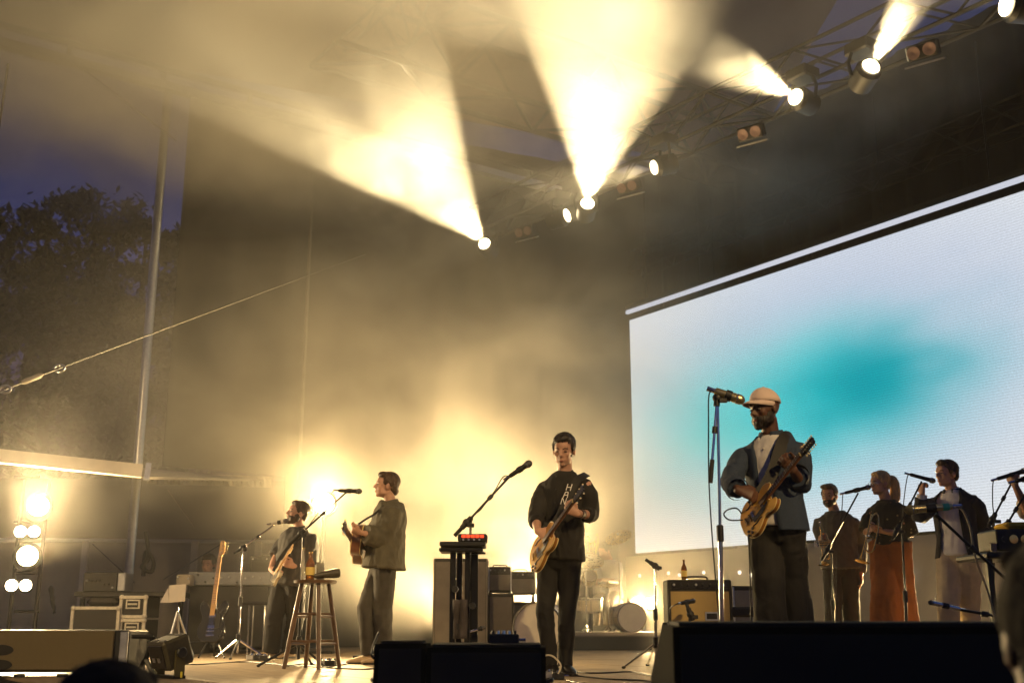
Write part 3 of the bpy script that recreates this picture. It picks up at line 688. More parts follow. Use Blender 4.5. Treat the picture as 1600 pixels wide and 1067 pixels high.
p.hair(HAIR_SHORT + [((.012, .055, .088), (.050, .036, .022))], H_dark); p.face(H_dark, closed=True); buttons(p, M_shoe, 5, .3, .95, .018)
# short trousers cuff and wrist tattoo band
e, w = p.arm['L']; fin('wristband', MB().tube([w.lerp(e, .12), w.lerp(e, .32)], .034, 12), mat('wristband_dark', (.06, .03, .02), .6), p.T)
# --- the guitarist in the cap
p = Person('bearded man in cream baseball cap and open denim jacket playing a guitar before the screen', 7.1, (1205, 684), (1214, 822), -38, -58, (1195, 640, -.04), 1.05, -6, 0, sw=.185, skinm=SK_dark, drop=.075)
p.arms(R=((1141, 752, -.10), (1153, 765, -.30)), L=((1252, 757, -.10), (1239, 734, -.27)))
p.legs(R=((1201, 905, -.04), (1208, 1020, .0)), L=((1238, 900, .06), (1252, 1018, .10)))
p.body(); p.hand('R', (.78, -.2, -.30), (.25, .72, -.45), 1, curl=(38, 50, 40)); p.hand('L', (-.62, -.1, .72), (-.35, -.85, -.1), 1, curl=(55, 65, 45), spread=.4)
p.done()
p.top('shirt', C_white, .0, .016, .004, .3, wr=.004, sleeves=())
p.open_front('jacket', C_denim, .035, .020, [(26, 22), (22, 20), (15, 16), (13, 14), (13, 14), (18, 18), (30, 30), (45, 45), (62, 62)], flare=.012)
p.sleeves(C_denim, {'R': .93, 'L': .72}, (.070, .061, .060), .010)
for k, q in (('R', .86), ('L', .46)):
    e, w = p.arm[k]; a = e.lerp(w, q); c = e.lerp(w, q + (.16 if k == 'L' else .1)); fin('cuff', MB().tube([a, c], [.074, .080 if k == 'L' else .066], 14, cap=False), C_denim, p.T)
p.trousers(C_black2, (.096, .095, .104), .009); p.shoes(M_shoe)
p.collar(C_white, .035, .062); p.collar(C_denim, .045, .078, 'jacket_collar')
p.hair(BEARD, H_dark, .004, 'beard'); p.face(H_dark)
for i in range(4): fin('button', MB().ell(p.Hp.lerp(p.N, .25 + .2 * i) + p.f * .124, (.006, .004, .006), 8, 5), M_button, p.T)
def cap(p, m, s=1.0, lift=0, back=False):
    b = MB(); b.m = p.hm; vs = []; fs = []; K, J = 24, 7
    for j in range(J + 1):
        ph = math.pi / 2 * j / J
        for i in range(K):
            th = 2 * math.pi * i / K; vs.append((.084 * math.cos(th) * math.cos(ph), -.012 + .103 * math.sin(th) * math.cos(ph), .042 + lift + .094 * math.sin(ph) + (0.012 * math.sin(th) * math.cos(ph))))
    fs = [(j * K + i, j * K + (i + 1) % K, (j + 1) * K + (i + 1) % K, (j + 1) * K + i) for j in range(J) for i in range(K)]
    b.add(vs, fs); b.ell((0, -.012, .137 + lift), (.008, .008, .005), 8, 5)
    o = fin('cap_crown', b, m, p.T); sm = o.modifiers.new('t', 'SOLIDIFY'); sm.thickness = .004
    b = MB(); b.m = p.hm; vs = []; n = 14
    for i in range(n + 1):
        th = math.pi * (i / n); x = .078 * math.cos(th); y0 = -.012 + .096 * math.sin(th); y1 = y0 + .082 * math.sin(th) ** .6; z = .048 + lift + .010 * math.sin(th)
        vs += [(x, y0, z), (x * 1.02, (y0 + y1) / 2, z - .004 - .018 * (1 - math.sin(th))), (x * 1.0, y1, z - .018 - .02 * (1 - math.sin(th)))]
    fs = []
    for i in range(n): fs += [(3 * i, 3 * i + 1, 3 * i + 4, 3 * i + 3), (3 * i + 1, 3 * i + 2, 3 * i + 5, 3 * i + 4)]
    b.add(vs, fs); b.m = MX.Identity(4); o = fin('cap_peak', b, m, p.T); sm = o.modifiers.new('t', 'SOLIDIFY'); sm.thickness = .005
cap(p, C_cap); CAPMAN = p
# --- the singer with the acoustic guitar
p = Person('man in boxy olive jacket singing with chin raised and an acoustic guitar at his chest', 10.7, (611, 787), (600, 884), -74, -82, (604, 759, -.02), 1.02, 8, 0, sw=.17, drop=.085)
p.arms(L=((603, 843, -.12), (565, 832, -.26)), R=((585, 838, .12), (566, 850, .02)))
p.legs(L=((598, 950, .0), (601, 1012, .02)), R=((573, 948, .06), (577, 1012, .1)))
p.body(); p.hand('L', (-.9, -.1, .25), (-.2, .5, .8), -1, curl=(45, 60, 40), spread=.4); p.hand('R', (-.6, -.3, -.3), (-.6, .2, -.7), 1)
p.done(); p.top('jacket', C_olive, .02, .045, .045, .95, (.098, .094, .082), .012, 8, sl=.95) if False else p.top('jacket', C_olive, .02, .045, .045, .9, (.1, .095, .085), .012, 8)
p.trousers(C_dkgrey, (.10, .085, .074), .008); p.shoes(M_shoetan, -95, -80); p.collar(C_olive, .035, .066)
p.hair(HAIR_SHORT + [((0, .050, .092), (.056, .040, .028)), ((0, -.085, -.035), (.045, .028, .035))], H_brown, .007); p.face(H_brown)
# --- the bass guitarist behind him
p = Person('bearded man in dark short sleeved shirt singing into a microphone with a pale electric guitar', 12.5, (467, 827), (452, 904), -42, -62, (465, 802, -.03), 1.08, 12, 0, sw=.2, drop=.085)
p.arms(R=((430, 872, .0), (423, 888, -.16)), L=((485, 884, .0), (459, 884, -.20)))
p.legs(R=((428, 965, .0), (424, 1018, .02)), L=((462, 965, .05), (452, 1018, .12)))
p.body(); p.hand('R', (.6, -.5, -.3), (.3, .7, -.3), 1); p.hand('L', (-.85, -.1, .3), (-.1, -.8, .2), 1, curl=(50, 60, 40))
p.done(); p.top('shirt', C_char, .06, .03, .03, .45, (.098, .09, .08), .01, 9, chest=(.185, .14), waist=(.18, .14)); p.trousers(C_black2, (.115, .095, .08), .008); p.shoes(M_shoetan, -60, -20); p.collar(C_char)
p.hair(HAIR_SHORT, H_brown); p.hair(BEARD, H_brown, .005, 'beard'); p.face(H_brown)
# --- the horn players and singers on the right
p = Person('bearded bareheaded man in charcoal sweater holding a trumpet upright', 12.1, (1305, 801), (1314, 884), -24, -36, (1296, 775, -.03), 1.0, -3, 0, sw=.185, skinm=SK_mid, drop=.085)
p.arms(R=((1287, 846, .02), (1286, 848, -.2)), L=((1345, 850, .03), (1345, 898, -.06)))
p.legs(R=((1302, 955, -.05), (1300, 1018, .0)), L=((1330, 955, .0), (1338, 1018, .05)))
p.body(); p.hand('R', (-.35, -.4, .25), (.8, -.4, .1), 1, curl=(50, 60, 40)); p.hand('L', (.0, -.15, -1), (-.9, .1, 0), 1, curl=(20, 25, 20))
p.done(); p.top('sweater', C_char, .03, .03, .02, .96, (.078, .066, .054), .009, 9); p.trousers(C_black2, (.10, .085, .075), .007); p.shoes(M_shoe)
p.hair(BEARD, H_dark, .004, 'beard'); p.face(H_dark)
p.hair(HAIR_SHORT + [((.01, .055, .098), (.056, .046, .026)), ((.02, .078, .092), (.034, .022, .018))], H_brown, .006)
p = Person('blonde woman with ponytail and glasses in flowered blouse and wide rust trousers', 11.2, (1385, 783), (1391, 851), -50, -72, (1375, 756, -.03), .98, 0, 0, sw=.165, hw=.09, drop=.08)
p.arms(L=((1422, 836, -.02), (1381, 830, -.22)), R=((1354, 832, .06), (1356, 828, -.16)))
p.legs(R=((1384, 930, -.05), (1384, 1020, .0)), L=((1408, 930, .02), (1416, 1020, .08)))
p.body(); p.hand('L', (-.95, .0, .1), (.1, .3, .9), -1, curl=(35, 45, 30)); p.hand('R', (.3, -.6, .1), (-.5, -.3, .4), 1)
p.done(); p.top('blouse', C_floral, .0, .018, .008, .47, (.082, .085, .095), .007, 9, waist=(.14, .10)); p.trousers(C_rust, (.125, .135, .16), .009, rise=.11); p.shoes(M_shoetan)
fin('waistband', MB().loft([(p.Hp + p.up * h, p.hr * .158, p.hf * .118) for h in (.06, .115)], 22), C_rust, p.T)
p.hair(HAIR_SHORT + [((0, -.02, .06), (.084, .099, .08)), ((0, -.105, .055), (.024, .022, .022))], H_blond, .003)
b = MB(); b.m = p.hm; b.tube(curve_pts([(0, -.105, .055), (0, -.15, .05), (0, -.175, -.03), (0, -.165, -.12), (0, -.14, -.21), (0, -.13, -.25)], 4), [.022 + .026 * math.sin(min(1, i / 7) * 1.57) - .0 * i if i < 14 else .048 - .006 * (i - 13) for i in range(21)], 12); b.m = MX.Identity(4)
strands(blob('ponytail', b, H_blond, p.T, .006, 3, .006, 40, wdir=(1, 1, .2)), 900, .05, .0012, lambda c: (0, 0, -1), H_blond, 5, .25); p.face(H_brown)
b = MB(); b.m = p.hm
for k in (-1, 1):
    b.tube([(.031 * k + .021 * math.cos(i * .5236), .103, .001 + .017 * math.sin(i * .5236)) for i in range(13)], .0018, 5); b.tube([(.052 * k, .100, .004), (.076 * k, .0, .006)], .0018, 5)
b.tube([(-.01, .106, .004), (.01, .106, .004)], .0018, 5); b.m = MX.Identity(4); fin('glasses', b, M_chrome, p.T)
p = Person('man in dark blazer over white shirt and cream trousers singing into a hand held microphone', 10.5, (1488, 768), (1498, 868), -46, -68, (1479, 741, -.03), 1.05, 2, 0, sw=.19, drop=.085)
p.arms(R=((1437, 808, -.14), (1441, 771, -.20)), L=((1537, 824, .06), (1528, 878, -.02)))
p.legs(R=((1482, 950, -.05), (1484, 1018, .0)), L=((1514, 950, .03), (1524, 1018, .1)))
p.body(); p.hand('R', (.05, .15, 1), (.75, .35, .1), 1, curl=(60, 65, 45)); p.hand('L', (-.1, -.1, -1), (-.9, .1, 0), 1, curl=(25, 35, 30))
p.done(); p.top('shirt', C_white, .0, .016, .006, .3, wr=.005, sleeves=())
p.open_front('blazer', C_blazer, .02, .028, [(36, 46), (34, 42), (30, 36), (28, 32), (28, 30), (30, 30), (36, 36), (46, 46), (62, 62)], flare=.014)
p.sleeves(C_blazer, {'R': .9, 'L': .96}, (.080, .068, .058), .009)
e, w = p.arm['R']; fin('shirt_cuff', MB().tube([e.lerp(w, .72), e.lerp(w, .95)], [.05, .046], 14), C_white, p.T)
p.trousers(C_cream, (.112, .092, .084), .009); p.shoes(M_shoetan); p.collar(C_white, .04, .064); p.collar(C_blazer, .03, .084, 'lapel_collar')
p.hair(HAIR_SHORT + [((0, .052, .095), (.05, .036, .03))], H_brown); p.face(H_brown)
for k in range(2): fin('button', MB().ell(p.arm['L'][0].lerp(p.arm['L'][1], .78 + .1 * k) + V((0, -.068, 0)), (.008, .005, .008), 8, 5), M_button, p.T)
p = Person('person at the right edge of the picture raising a bare forearm to hold a microphone', 9.5, (1640, 772), (1650, 872), -40, -60, (1636, 742, -.03), 1.0, 0, 0, sw=.18, skinm=SK_mid)
p.arms(R=((1606, 800, -.16), (1586, 758, -.30)), L=((1690, 830, .06), (1680, 880, -.02)))
p.legs(R=((1640, 955, -.05), (1640, 1020, .0)), L=((1670, 955, .03), (1675, 1020, .1)))
p.body(); p.hand('R', (-.1, -.1, 1), (.5, .6, .2), 1, curl=(60, 65, 45)); p.done()
p.top('shirt', C_cream, .05, .02, .01, .42, (.09, .085, .08)); p.trousers(C_black2); p.shoes(M_shoe); p.hair(HAIR_SHORT, H_dark); p.face(H_dark)
# --- the drummer and the keyboard player
p = Person('drummer in white top seated behind the drums with head lowered', 17.6, (953, 876), (956, 932), -52, -60, (945, 861, -.04), 1.05, -22, 0, sw=.185, skinm=SK_fair)
p.arms(R=((932, 905, -.05), (915, 905, -.35)), L=((962, 908, -.2), (940, 905, -.5)))
p.legs(R=((930, 938, -.25), (930, 975, -.28)), L=((950, 940, -.45), (950, 975, -.5)))
for k in p.leg: p.leg[k][1].z = .36
p.vox = .01; p.body(); p.hand('R', (-.8, -.4, -.1), (0, 0, -1), -1); p.hand('L', (-.7, -.5, -.1), (0, 0, -1), 1); p.done()
p.top('top', C_white, .03, .02, .015, .5, (.09, .085, .075), .008, 9); p.trousers(C_cream, (.09, .08, .07), .006); p.hair(HAIR_SHORT, H_brown); p.face(H_brown)
p = Person('dark haired keyboard player seen over the keyboard beside the bass guitar', 15.6, (323, 901), (325, 948), -20, -12, (326, 882, -.04), 1.1, -8, 0, sw=.19, drop=.085)
p.arms(R=((302, 930, -.05), (308, 918, -.35)), L=((347, 930, -.05), (335, 918, -.35)))
p.legs(R=((310, 955, -.4), (310, 1000, -.38)), L=((336, 955, -.4), (336, 1000, -.38)))
p.vox = .01; p.body(); p.hand('R', (0, -1, -.2), (0, 0, -1), -1); p.hand('L', (0, -1, -.2), (0, 0, -1), 1); p.done()
p.top('shirt', C_black, .03, .02, .01, .5, (.09, .085, .075)); p.trousers(C_black2); p.shoes(M_shoe); p.hair(HAIR_SHORT + [((0, .045, .09), (.06, .045, .03))], H_dark); p.face(H_dark)
p = Person('stagehand in dark clothes standing sideways behind the bright lamp tower', 20.5, (95, 906), (93, 962), 70, 80, (101, 891, 0), 1.1, -8, 0, sw=.2)
p.arms(R=((84, 935, -.2), (88, 965, -.2)), L=((100, 935, .2), (104, 965, .1)))
p.legs(R=((92, 985, -.1), (92, 1003, -.1)), L=((96, 985, .1), (96, 1003, .1)))
p.vox = .012; p.body(); p.done(); p.top('jacket', C_black, .05, .03, .02, .95); p.trousers(C_black2); p.shoes(M_shoe); p.hair(HAIR_SHORT, H_dark)
# --- people in front of the stage, dark and out of focus
H_matte = mat('hair_unlit', (.012, .007, .004), .9, 0, .4, 30)  # shade mixed into the hair colour so the heads read as silhouettes
def watcher(label, px, py, Y, s, hairm, sw=.2):
    p = Person(label, Y, (px, py + .19 * s * 1814 / Y * .95), (px, py + .75 * 1814 / Y), 180, 180, (px, py, 0), s, 0, 0, sw=sw, skinm=SK_dark)  # dark skin tone stands in for shade on the onlookers
    p.arms(R=((px + 250 / Y, py + 900 / Y, 0), (px + 230 / Y, py + 1300 / Y, .1)), L=((px - 250 / Y * 1.6, py + 900 / Y, 0), (px - 230 / Y * 1.6, py + 1300 / Y, .1)))
    for k in 'RL': p.leg[k] = (p.H[k] + V((0, 0, -.42)), p.H[k] + V((0, 0, -.82)))
    p.body(); p.done(); p.top('jacket', C_black, .08, .03, .01, .95, (.095, .085, .07)); p.trousers(C_black2)
    p.hair(HAIR_SHORT + [((0, -.03, .03), (.088, .106, .094)), ((0, -.045, -.03), (.080, .068, .075))], hairm, .004, ws=30); return p
watcher('onlooker seen as a dark out of focus head top at the lower left corner', 166, 1172, 1.9, 1.05, H_matte)
watcher('onlooker seen as a blurred head, hair darkened as silhouette, at the lower right corner', 1670, 1000, 1.55, 1.05, H_matte)
# ---------------------------------------------------------------- guitars
def sm_outline(half, n=4):
    q = curve_pts([V((x, y, 0)) for x, y in half], n); up = [(p.x, p.y) for p in q]; return up + [(x, -y) for x, y in up[::-1][1:-1]] if abs(up[-1][1]) < 1e-6 else up + [(x, -y) for x, y in up[::-1]][:-1]
O_ES = [(0, 0), (.006, .08), (.04, .15), (.10, .195), (.16, .203), (.22, .18), (.265, .148), (.31, .142), (.36, .162), (.41, .165), (.45, .140), (.468, .105), (.455, .08), (.42, .066), (.395, .045), (.39, .028)]
O_AC = [(0, 0), (.006, .09), (.04, .16), (.10, .198), (.17, .198), (.23, .165), (.28, .142), (.33, .142), (.39, .150), (.44, .142), (.475, .11), (.49, .06), (.495, .03)]
M_ivory = mat('binding_cream', (.72, .55, .22), .4, 0, .05); M_fret = mat('rosewood', (.07, .03, .018), .5, 0, .3, 20, stretch=(1, 1, 1)); M_neck = mat('neck_mahogany', (.16, .06, .025), .35, 0, .2, 12, coat=.3)
M_gold = mat('gold_hardware', (.85, .58, .2), .22, 1., .05); M_pk = mat('pickguard_black', (.015, .014, .014), .3); M_peg = mat('tuner_peg_pearl', (.75, .60, .28), .3, 0, .1)
def guitar(name, label, B, N, nrm, outline, mats, th=.045, total=1.05, pegs=6, hollow=True, kind='es', headrev=1):
    B, N = V(B), V(N); x = (N - B); s = x.length / total; x.normalize(); z = V(nrm); z = (z - x * z.dot(x)).normalized(); y = z.cross(x)
    T = thing(name, label, 'guitar', B); bodym, topm, sidem = mats[:3][:3]
    def pt(a, b, c=0): return B + x * (a * s) + y * (b * s) + z * (c * s)
    def M3(mb): return mb
    poly = [(a * s, b * s) for a, b in outline]; bl = max(p[0] for p in outline)
    fin('body', MB().prism(poly, th * s, B, x, y, .006 * s), sidem, T, ang=50)
    k = .975; cx = sum(p[0] for p in poly) / len(poly); cyy = sum(p[1] for p in poly) / len(poly); inner = [(cx + (a - cx) * k, cyy + (b - cyy) * k) for a, b in poly]
    fin('top_plate', MB().prism(inner, .004 * s, pt(0, 0, th / 2 + .001), x, y), topm, T, ang=50)
    for sg in (-1, 1):
        loop = [pt(a, b, sg * (th / 2 - .003)) for a, b in outline]; fin('binding', MB().tube(loop + [loop[0]], .0045 * s, 5), M_ivory if kind != 'bolt' else sidem, T)
    nx0 = bl * .80; nl = total - .19; h = th / 2
    mb = MB(); mb.loft([(pt(a, 0, h + .006), y * (w_ * s), z * (.016 * s)) for a, w_ in ((nx0, .028), (nl, .022))], 10); fin('neck', mb, mats[3] if len(mats) > 3 else M_neck, T)
    mb = MB(); mb.add([pt(a, b, c) for c in (h + .018, h + .026) for a, b in ((nx0 - .08, -.028), (nl, -.0215), (nl, .0215), (nx0 - .08, .028))], [(3, 2, 1, 0), (4, 5, 6, 7), (0, 1, 5, 4), (1, 2, 6, 5), (2, 3, 7, 6), (3, 0, 4, 7)])
    fb = fin('fretboard', mb, mats[4] if len(mats) > 4 else M_fret, T, smooth=False)
    for i in range(14):
        a = nl - (nl - nx0) * (1 - .94 ** (i * 1.6 + 1.6)) * 1.22
        fin('fret', MB().box(pt(a, 0, h + .027), (.003 * s, .05 * s, .003 * s), x=x, z=z), M_chrome, fb, smooth=False)
    fin('nut', MB().box(pt(nl, 0, h + .022), (.008 * s, .046 * s, .012 * s), x=x, z=z), M_ivory, T, smooth=False)
    # headstock and tuners
    if kind in ('es', 'acoustic'): hp = [(nl, -.023), (nl + .03, -.034), (nl + .17, -.042), (nl + .185, -.02), (nl + .178, 0), (nl + .185, .02), (nl + .17, .042), (nl + .03, .034), (nl, .023)]
    else: hp = [(nl, -.021), (nl + .02, -.03), (nl + .05, -.048), (nl + .10, -.046), (nl + .17, -.040), (nl + .195, -.015), (nl + .185, .012), (nl + .15, .022), (nl + .05, .020), (nl, .021)]
    fin('headstock', MB().prism([(a * s, b * s) for a, b in hp], .015 * s, pt(0, 0, h + .008), x, y), mats[5] if len(mats) > 5 else M_pk, T, smooth=False)
    per = pegs // 2 if kind in ('es', 'acoustic') else pegs
    for i in range(per):
        a = nl + .045 + (.125 / max(1, per - 1)) * i
        for sg in ((-1, 1) if kind in ('es', 'acoustic') else (-1,)):
            e = sg * (.040 if kind in ('es', 'acoustic') else .046); tn = fin('tuner', MB().tube([pt(a, e, h + .004), pt(a, e + sg * .018, h + .004)], .004 * s, 6), M_chrome, T)
            fin('peg', MB().ell(pt(a, e + sg * .026, h + .004), (.009 * s, .009 * s, .008 * s), 8, 6), M_peg, tn)
            fin('post', MB().tube([pt(a, sg * .022 if kind in ('es', 'acoustic') else -.02, h + .014), pt(a, sg * .022 if kind in ('es', 'acoustic') else -.02, h + .028)], .006 * s, 8), M_chrome, T)
    # hardware
    if kind != 'acoustic':
        for a in (.17, .30): fin('pickup', MB().box(pt(a, 0, h + .008), (.036 * s, .08 * s, .014 * s), x=x, z=z, bev=.003), M_chrome, T, smooth=False)
        fin('bridge', MB().box(pt(.125, 0, h + .010), (.018 * s, .09 * s, .014 * s), x=x, z=z, bev=.003), M_gold if kind == 'es' else M_chrome, T, smooth=False)
        fin('tailpiece', MB().box(pt(.075, 0, h + .010), (.02 * s, .10 * s, .014 * s), x=x, z=z, bev=.003), M_gold if kind == 'es' else M_chrome, T, smooth=False)
        for a, b in ((.06, -.115), (.115, -.13), (.05, -.155), (.10, -.168)): fin('knob', MB().lathe([(0, .014 * s), (.012 * s, .0125 * s), (.013 * s, .004)], pt(a, b, h + .003), z, 10), M_pk, T)
        fin('pickguard', MB().prism([(a * s, b * s) for a, b in ((.15, -.05), (.16, -.10), (.30, -.10), (.37, -.055), (.37, -.035), (.15, -.045))], .003 * s, pt(0, 0, h + .009), x, y), M_pk, T, smooth=False)
        if kind == 'es':
            for sg in (-1, 1): fin('f_hole', MB().tube([pt(a, sg * b, h + .0035) for a, b in ((.12, .125), (.14, .112), (.18, .125), (.23, .112), (.255, .122))], .007 * s, 6), M_pk, T)
    else:
        fin('sound_hole', MB().lathe([(0, .05 * s), (.001, .05 * s)], pt(.33, 0, h + .003), z, 20), M_pk, T)
        fin('bridge', MB().box(pt(.14, 0, h + .006), (.025 * s, .15 * s, .01 * s), x=x, z=z), M_fret, T, smooth=False)
    for i in range(6): fin('string', MB().tube([pt(.08, (i - 2.5) * .010, h + .018), pt(nl, (i - 2.5) * .0065, h + .030), pt(nl + .06, (i - 2.5) * .009, h + .022)], .0009 * s, 4), M_chrome, T)
    T['_pt'] = 0; return T, pt
def sunburst(name, c0, c1, rough=.22, ctr=.24, rad=.26):
    m = mat(name, c0, rough, 0, .08, 12, coat=.6); n = m.node_tree; b = n.nodes['Principled BSDF']; tc = n.nodes.new('ShaderNodeTexCoord')
    t = n.nodes.new('ShaderNodeTexNoise'); t.inputs['Scale'].default_value = 3; r = n.nodes.new('ShaderNodeValToRGB'); e = r.color_ramp.elements; e[0].position = .35; e[1].position = .65
    e[0].color = (*c0, 1); e[1].color = (*c1, 1); n.links.new(tc.outputs['Object'], t.inputs[0]); n.links.new(t.outputs[0], r.inputs[0]); n.links.new(r.outputs[0], b.inputs['Base Color']); return m
M_honey = sunburst('guitar_top_honey', (.58, .27, .035), (.62, .36, .08)); M_dkside = mat('guitar_side_brown', (.26, .11, .018), .25, 0, .15, 10, coat=.6); M_blacklac = mat('black_lacquer', (.012, .012, .012), .25, 0, .05, coat=.3)
M_white_lac = mat('cream_lacquer', (.60, .53, .40), .2, 0, .06, coat=.6); M_maple = mat('maple_neck', (.55, .33, .13), .32, 0, .12, 14, coat=.4); M_spruce = mat('acoustic_top', (.42, .22, .09), .3, 0, .15, 10, coat=.4); M_mahog = mat('acoustic_side', (.15, .055, .028), .3, 0, .2, 10, coat=.4)
ES = sm_outline(O_ES)
D2 = 8.45; G2, g2 = guitar('hollow_body_guitar', 'honey coloured hollow body electric guitar held by the man in the buttoned black shirt', P(831, 880, D2 - .20), P(917, 763, D2 - .68), fdir(-66, 20), ES, (M_honey, M_honey, M_dkside))
D1 = 7.1; G1, g1 = guitar('hollow_body_guitar', 'twelve string hollow body electric guitar held by the man in the cream cap', P(1163, 827, D1 - .24), P(1277, 687, D1 - .66), fdir(-70, 16), ES, (M_honey, M_honey, M_dkside), pegs=12, total=1.08)
AC = sm_outline(O_AC); D3 = 10.7
guitar('acoustic_guitar', 'brown acoustic guitar held by the singer in the olive jacket', P(566, 854, D3 + .30), P(546, 822, D3 - .66), (-1, .05, .10), AC, (M_spruce, M_spruce, M_mahog), th=.10, kind='acoustic')
O_ST = [(0, 0), (.006, .08), (.04, .13), (.10, .158), (.16, .15), (.21, .125), (.26, .122), (.31, .145), (.37, .16), (.42, .135), (.41, .10), (.36, .07), (.33, .04), (.325, .028)]
ST = sm_outline(O_ST); D4 = 12.5
guitar('electric_guitar', 'pale cream electric guitar held by the bearded man behind the stool', P(427, 908, D4 - .26), P(461, 851, D4 - .72), fdir(-55, 20), ST, (M_white_lac, M_white_lac, M_white_lac, M_maple, M_maple, M_maple), kind='bolt')
DB = 12.6; guitar('bass_guitar', 'black bass guitar with a pale maple neck standing upright on a floor stand', P(328, 1003, DB), P(349, 846, DB + .22), (-.15, -1, .12), [(a * 1.12, b * 1.02) for a, b in ST], (M_blacklac, M_blacklac, M_blacklac, M_maple, M_maple, M_maple), total=1.18, kind='bolt', pegs=4)
# straps, lettering
M_strap = mat('strap_black', (.014, .013, .012), .7)
M_letter = mat('strap_letter_white', (.75, .72, .68), .6, 0, .05)
def strap(label, pts, wd, m=M_strap, hint=V((0, -1, .2))):
    c = curve_pts(pts, 6); b = MB(); vs = []; fs = []
    for i, p in enumerate(c):
        d = (c[min(i + 1, len(c) - 1)] - c[max(i - 1, 0)]).normalized(); sd = d.cross(hint).normalized(); nn = sd.cross(d).normalized()
        vs += [p - sd * wd / 2, p + sd * wd / 2, p + sd * wd / 2 + nn * .004, p - sd * wd / 2 + nn * .004]
    for i in range(len(c) - 1):
        for k in range(4): fs.append((4 * i + k, 4 * i + (k + 1) % 4, 4 * i + 4 + (k + 1) % 4, 4 * i + 4 + k))
    fs += [(3, 2, 1, 0), tuple(4 * (len(c) - 1) + k for k in range(4))]; b.add(vs, fs)
    T = thing('guitar_strap', label, 'strap', c[0]); fin('band', b, m, T, smooth=False); return T, c
T, c = strap('black guitar strap with white capital letters over the buttoned black shirt', [P(917, 741, D2 + .03), P(911, 744, D2 - .10), P(900, 752, D2 - .165), P(884, 783, D2 - .215), P(874, 806, D2 - .24), P(858, 832, D2 - .26)], .055)
def stroke(T, segs, o, x, y, sz, r=.0035):
    'one capital letter built of thin bars'
    b = MB()
    for (ax, ay), (bx, by) in segs: b.tube([o + x * (ax * sz) + y * (ay * sz), o + x * (bx * sz) + y * (by * sz)], r, 5)
    fin('letter', b, M_letter, T)
LET = {'H': [((0, 0), (0, 1.3)), ((.8, 0), (.8, 1.3)), ((0, .65), (.8, .65))], 'A': [((0, 0), (.15, 1.1)), ((.15, 1.1), (.65, 1.1)), ((.65, 1.1), (.8, 0)), ((.08, .5), (.72, .5))], 'N': [((0, 0), (0, 1.3)), ((0, 1.3), (.8, 0)), ((.8, 0), (.8, 1.3))]}
for ch, px, py in (('H', 889.5, 762), ('A', 885, 773), ('N', 881, 783.5)):
    o = P(px, py, D2 - .235); x = V((.97, -.12, -.10)).normalized(); y = V((.30, 0, .95)).normalized(); stroke(T, LET[ch], o - x * .018 - y * .02, x, y, .038)
strap('wide black guitar strap crossing the open denim jacket', [P(1240, 684, D1 + .06), P(1230, 681, D1 - .08), P(1222, 692, D1 - .15), P(1212, 724, D1 - .20), P(1200, 752, D1 - .24), P(1176, 790, D1 - .28)], .075)
strap('thin dark strap of the acoustic guitar over the olive jacket', [P(600, 790, D3 - .14), P(585, 803, D3 - .16), P(570, 812, D3 - .20), P(560, 819, D3 - .30)], .02)
strap('dark strap of the pale electric guitar across the dark shirt', [P(483, 836, D4 - .1), P(474, 836, D4 - .18), P(458, 848, D4 - .24), P(440, 870, D4 - .26), P(428, 892, D4 - .27)], .045)
# ---------------------------------------------------------------- brass
M_brass = mat('brass', (.78, .52, .18), .2, 1., .1, 20)
def trumpet(name, label, cat, mouth, bell, side, s=1.0, slide=False, br=.062):
    a, b = V(mouth), V(bell); d = (b - a); L = d.length; d.normalize(); sd = V(side); sd = (sd - d * sd.dot(d)).normalized()
    T = thing(name, label, cat, b)
    t = L * .55
    fin('bell', MB().lathe([(0, .011), (L * .22, .014), (L * .36, .022), (L * .42, .034), (L * .445, .05), (L * .452, br), (L * .449, br - .004), (L * .43, .034)], a + d * (L * .548), d, 20, cap=False), M_brass, T)
    if not slide:
        fin('mouthpiece', MB().lathe([(0, .013), (.012, .013), (.03, .006), (.07, .005)], a, d, 12), M_chrome, T)
        fin('leadpipe', MB().tube(curve_pts([a + d * .05, a + d * (L * .5), a + d * (L * .80), a + d * (L * .86) + sd * .03, a + d * (L * .80) + sd * .06, a + d * (L * .35) + sd * .06, a + d * (L * .27) + sd * .03, a + d * (L * .33), a + d * (L * .55)], 5), .0065, 8), M_brass, T)
        for k in range(3):
            q = a + d * (L * (.46 + .055 * k)) + sd * .03; v = fin('valve', MB().lathe([(-.06, .012), (.06, .012)], q, sd, 10), M_brass, T); fin('valve_cap', MB().lathe([(-.105, .008), (-.10, .011), (-.095, .004), (-.06, .004)], q, sd, 8), M_chrome, v)
    else:
        fin('slide', MB().tube(curve_pts([a, a + d * (L * .1), a + d * (L * .56)], 4), .008, 8), M_brass, T)
        fin('slide_crook', MB().tube(curve_pts([a + d * (L * .62) + sd * .085, a + d * .12 + sd * .085, a + d * .02 + sd * .07, a - d * .02 + sd * .043, a + d * .02 + sd * .012, a + d * .10], 5), .0085, 8), M_brass, T)
        fin('tuning_loop', MB().tube(curve_pts([a + d * (L * .72), a + d * (L * .78) + sd * .05, a + d * (L * .70) + sd * .085, a + d * (L * .55) + sd * .085], 5), .0075, 8), M_brass, T)
        for q in (.2, .48): fin('brace', MB().tube([a + d * (L * q), a + d * (L * q) + sd * .085], .005, 6), M_brass, T)
    return T
trumpet('trumpet', 'brass trumpet held upright with its bell down by the bearded man in the charcoal sweater', 'trumpet', P(1281, 815, 11.78), P(1288, 882, 11.72), (1, -.1, 0), br=.07)
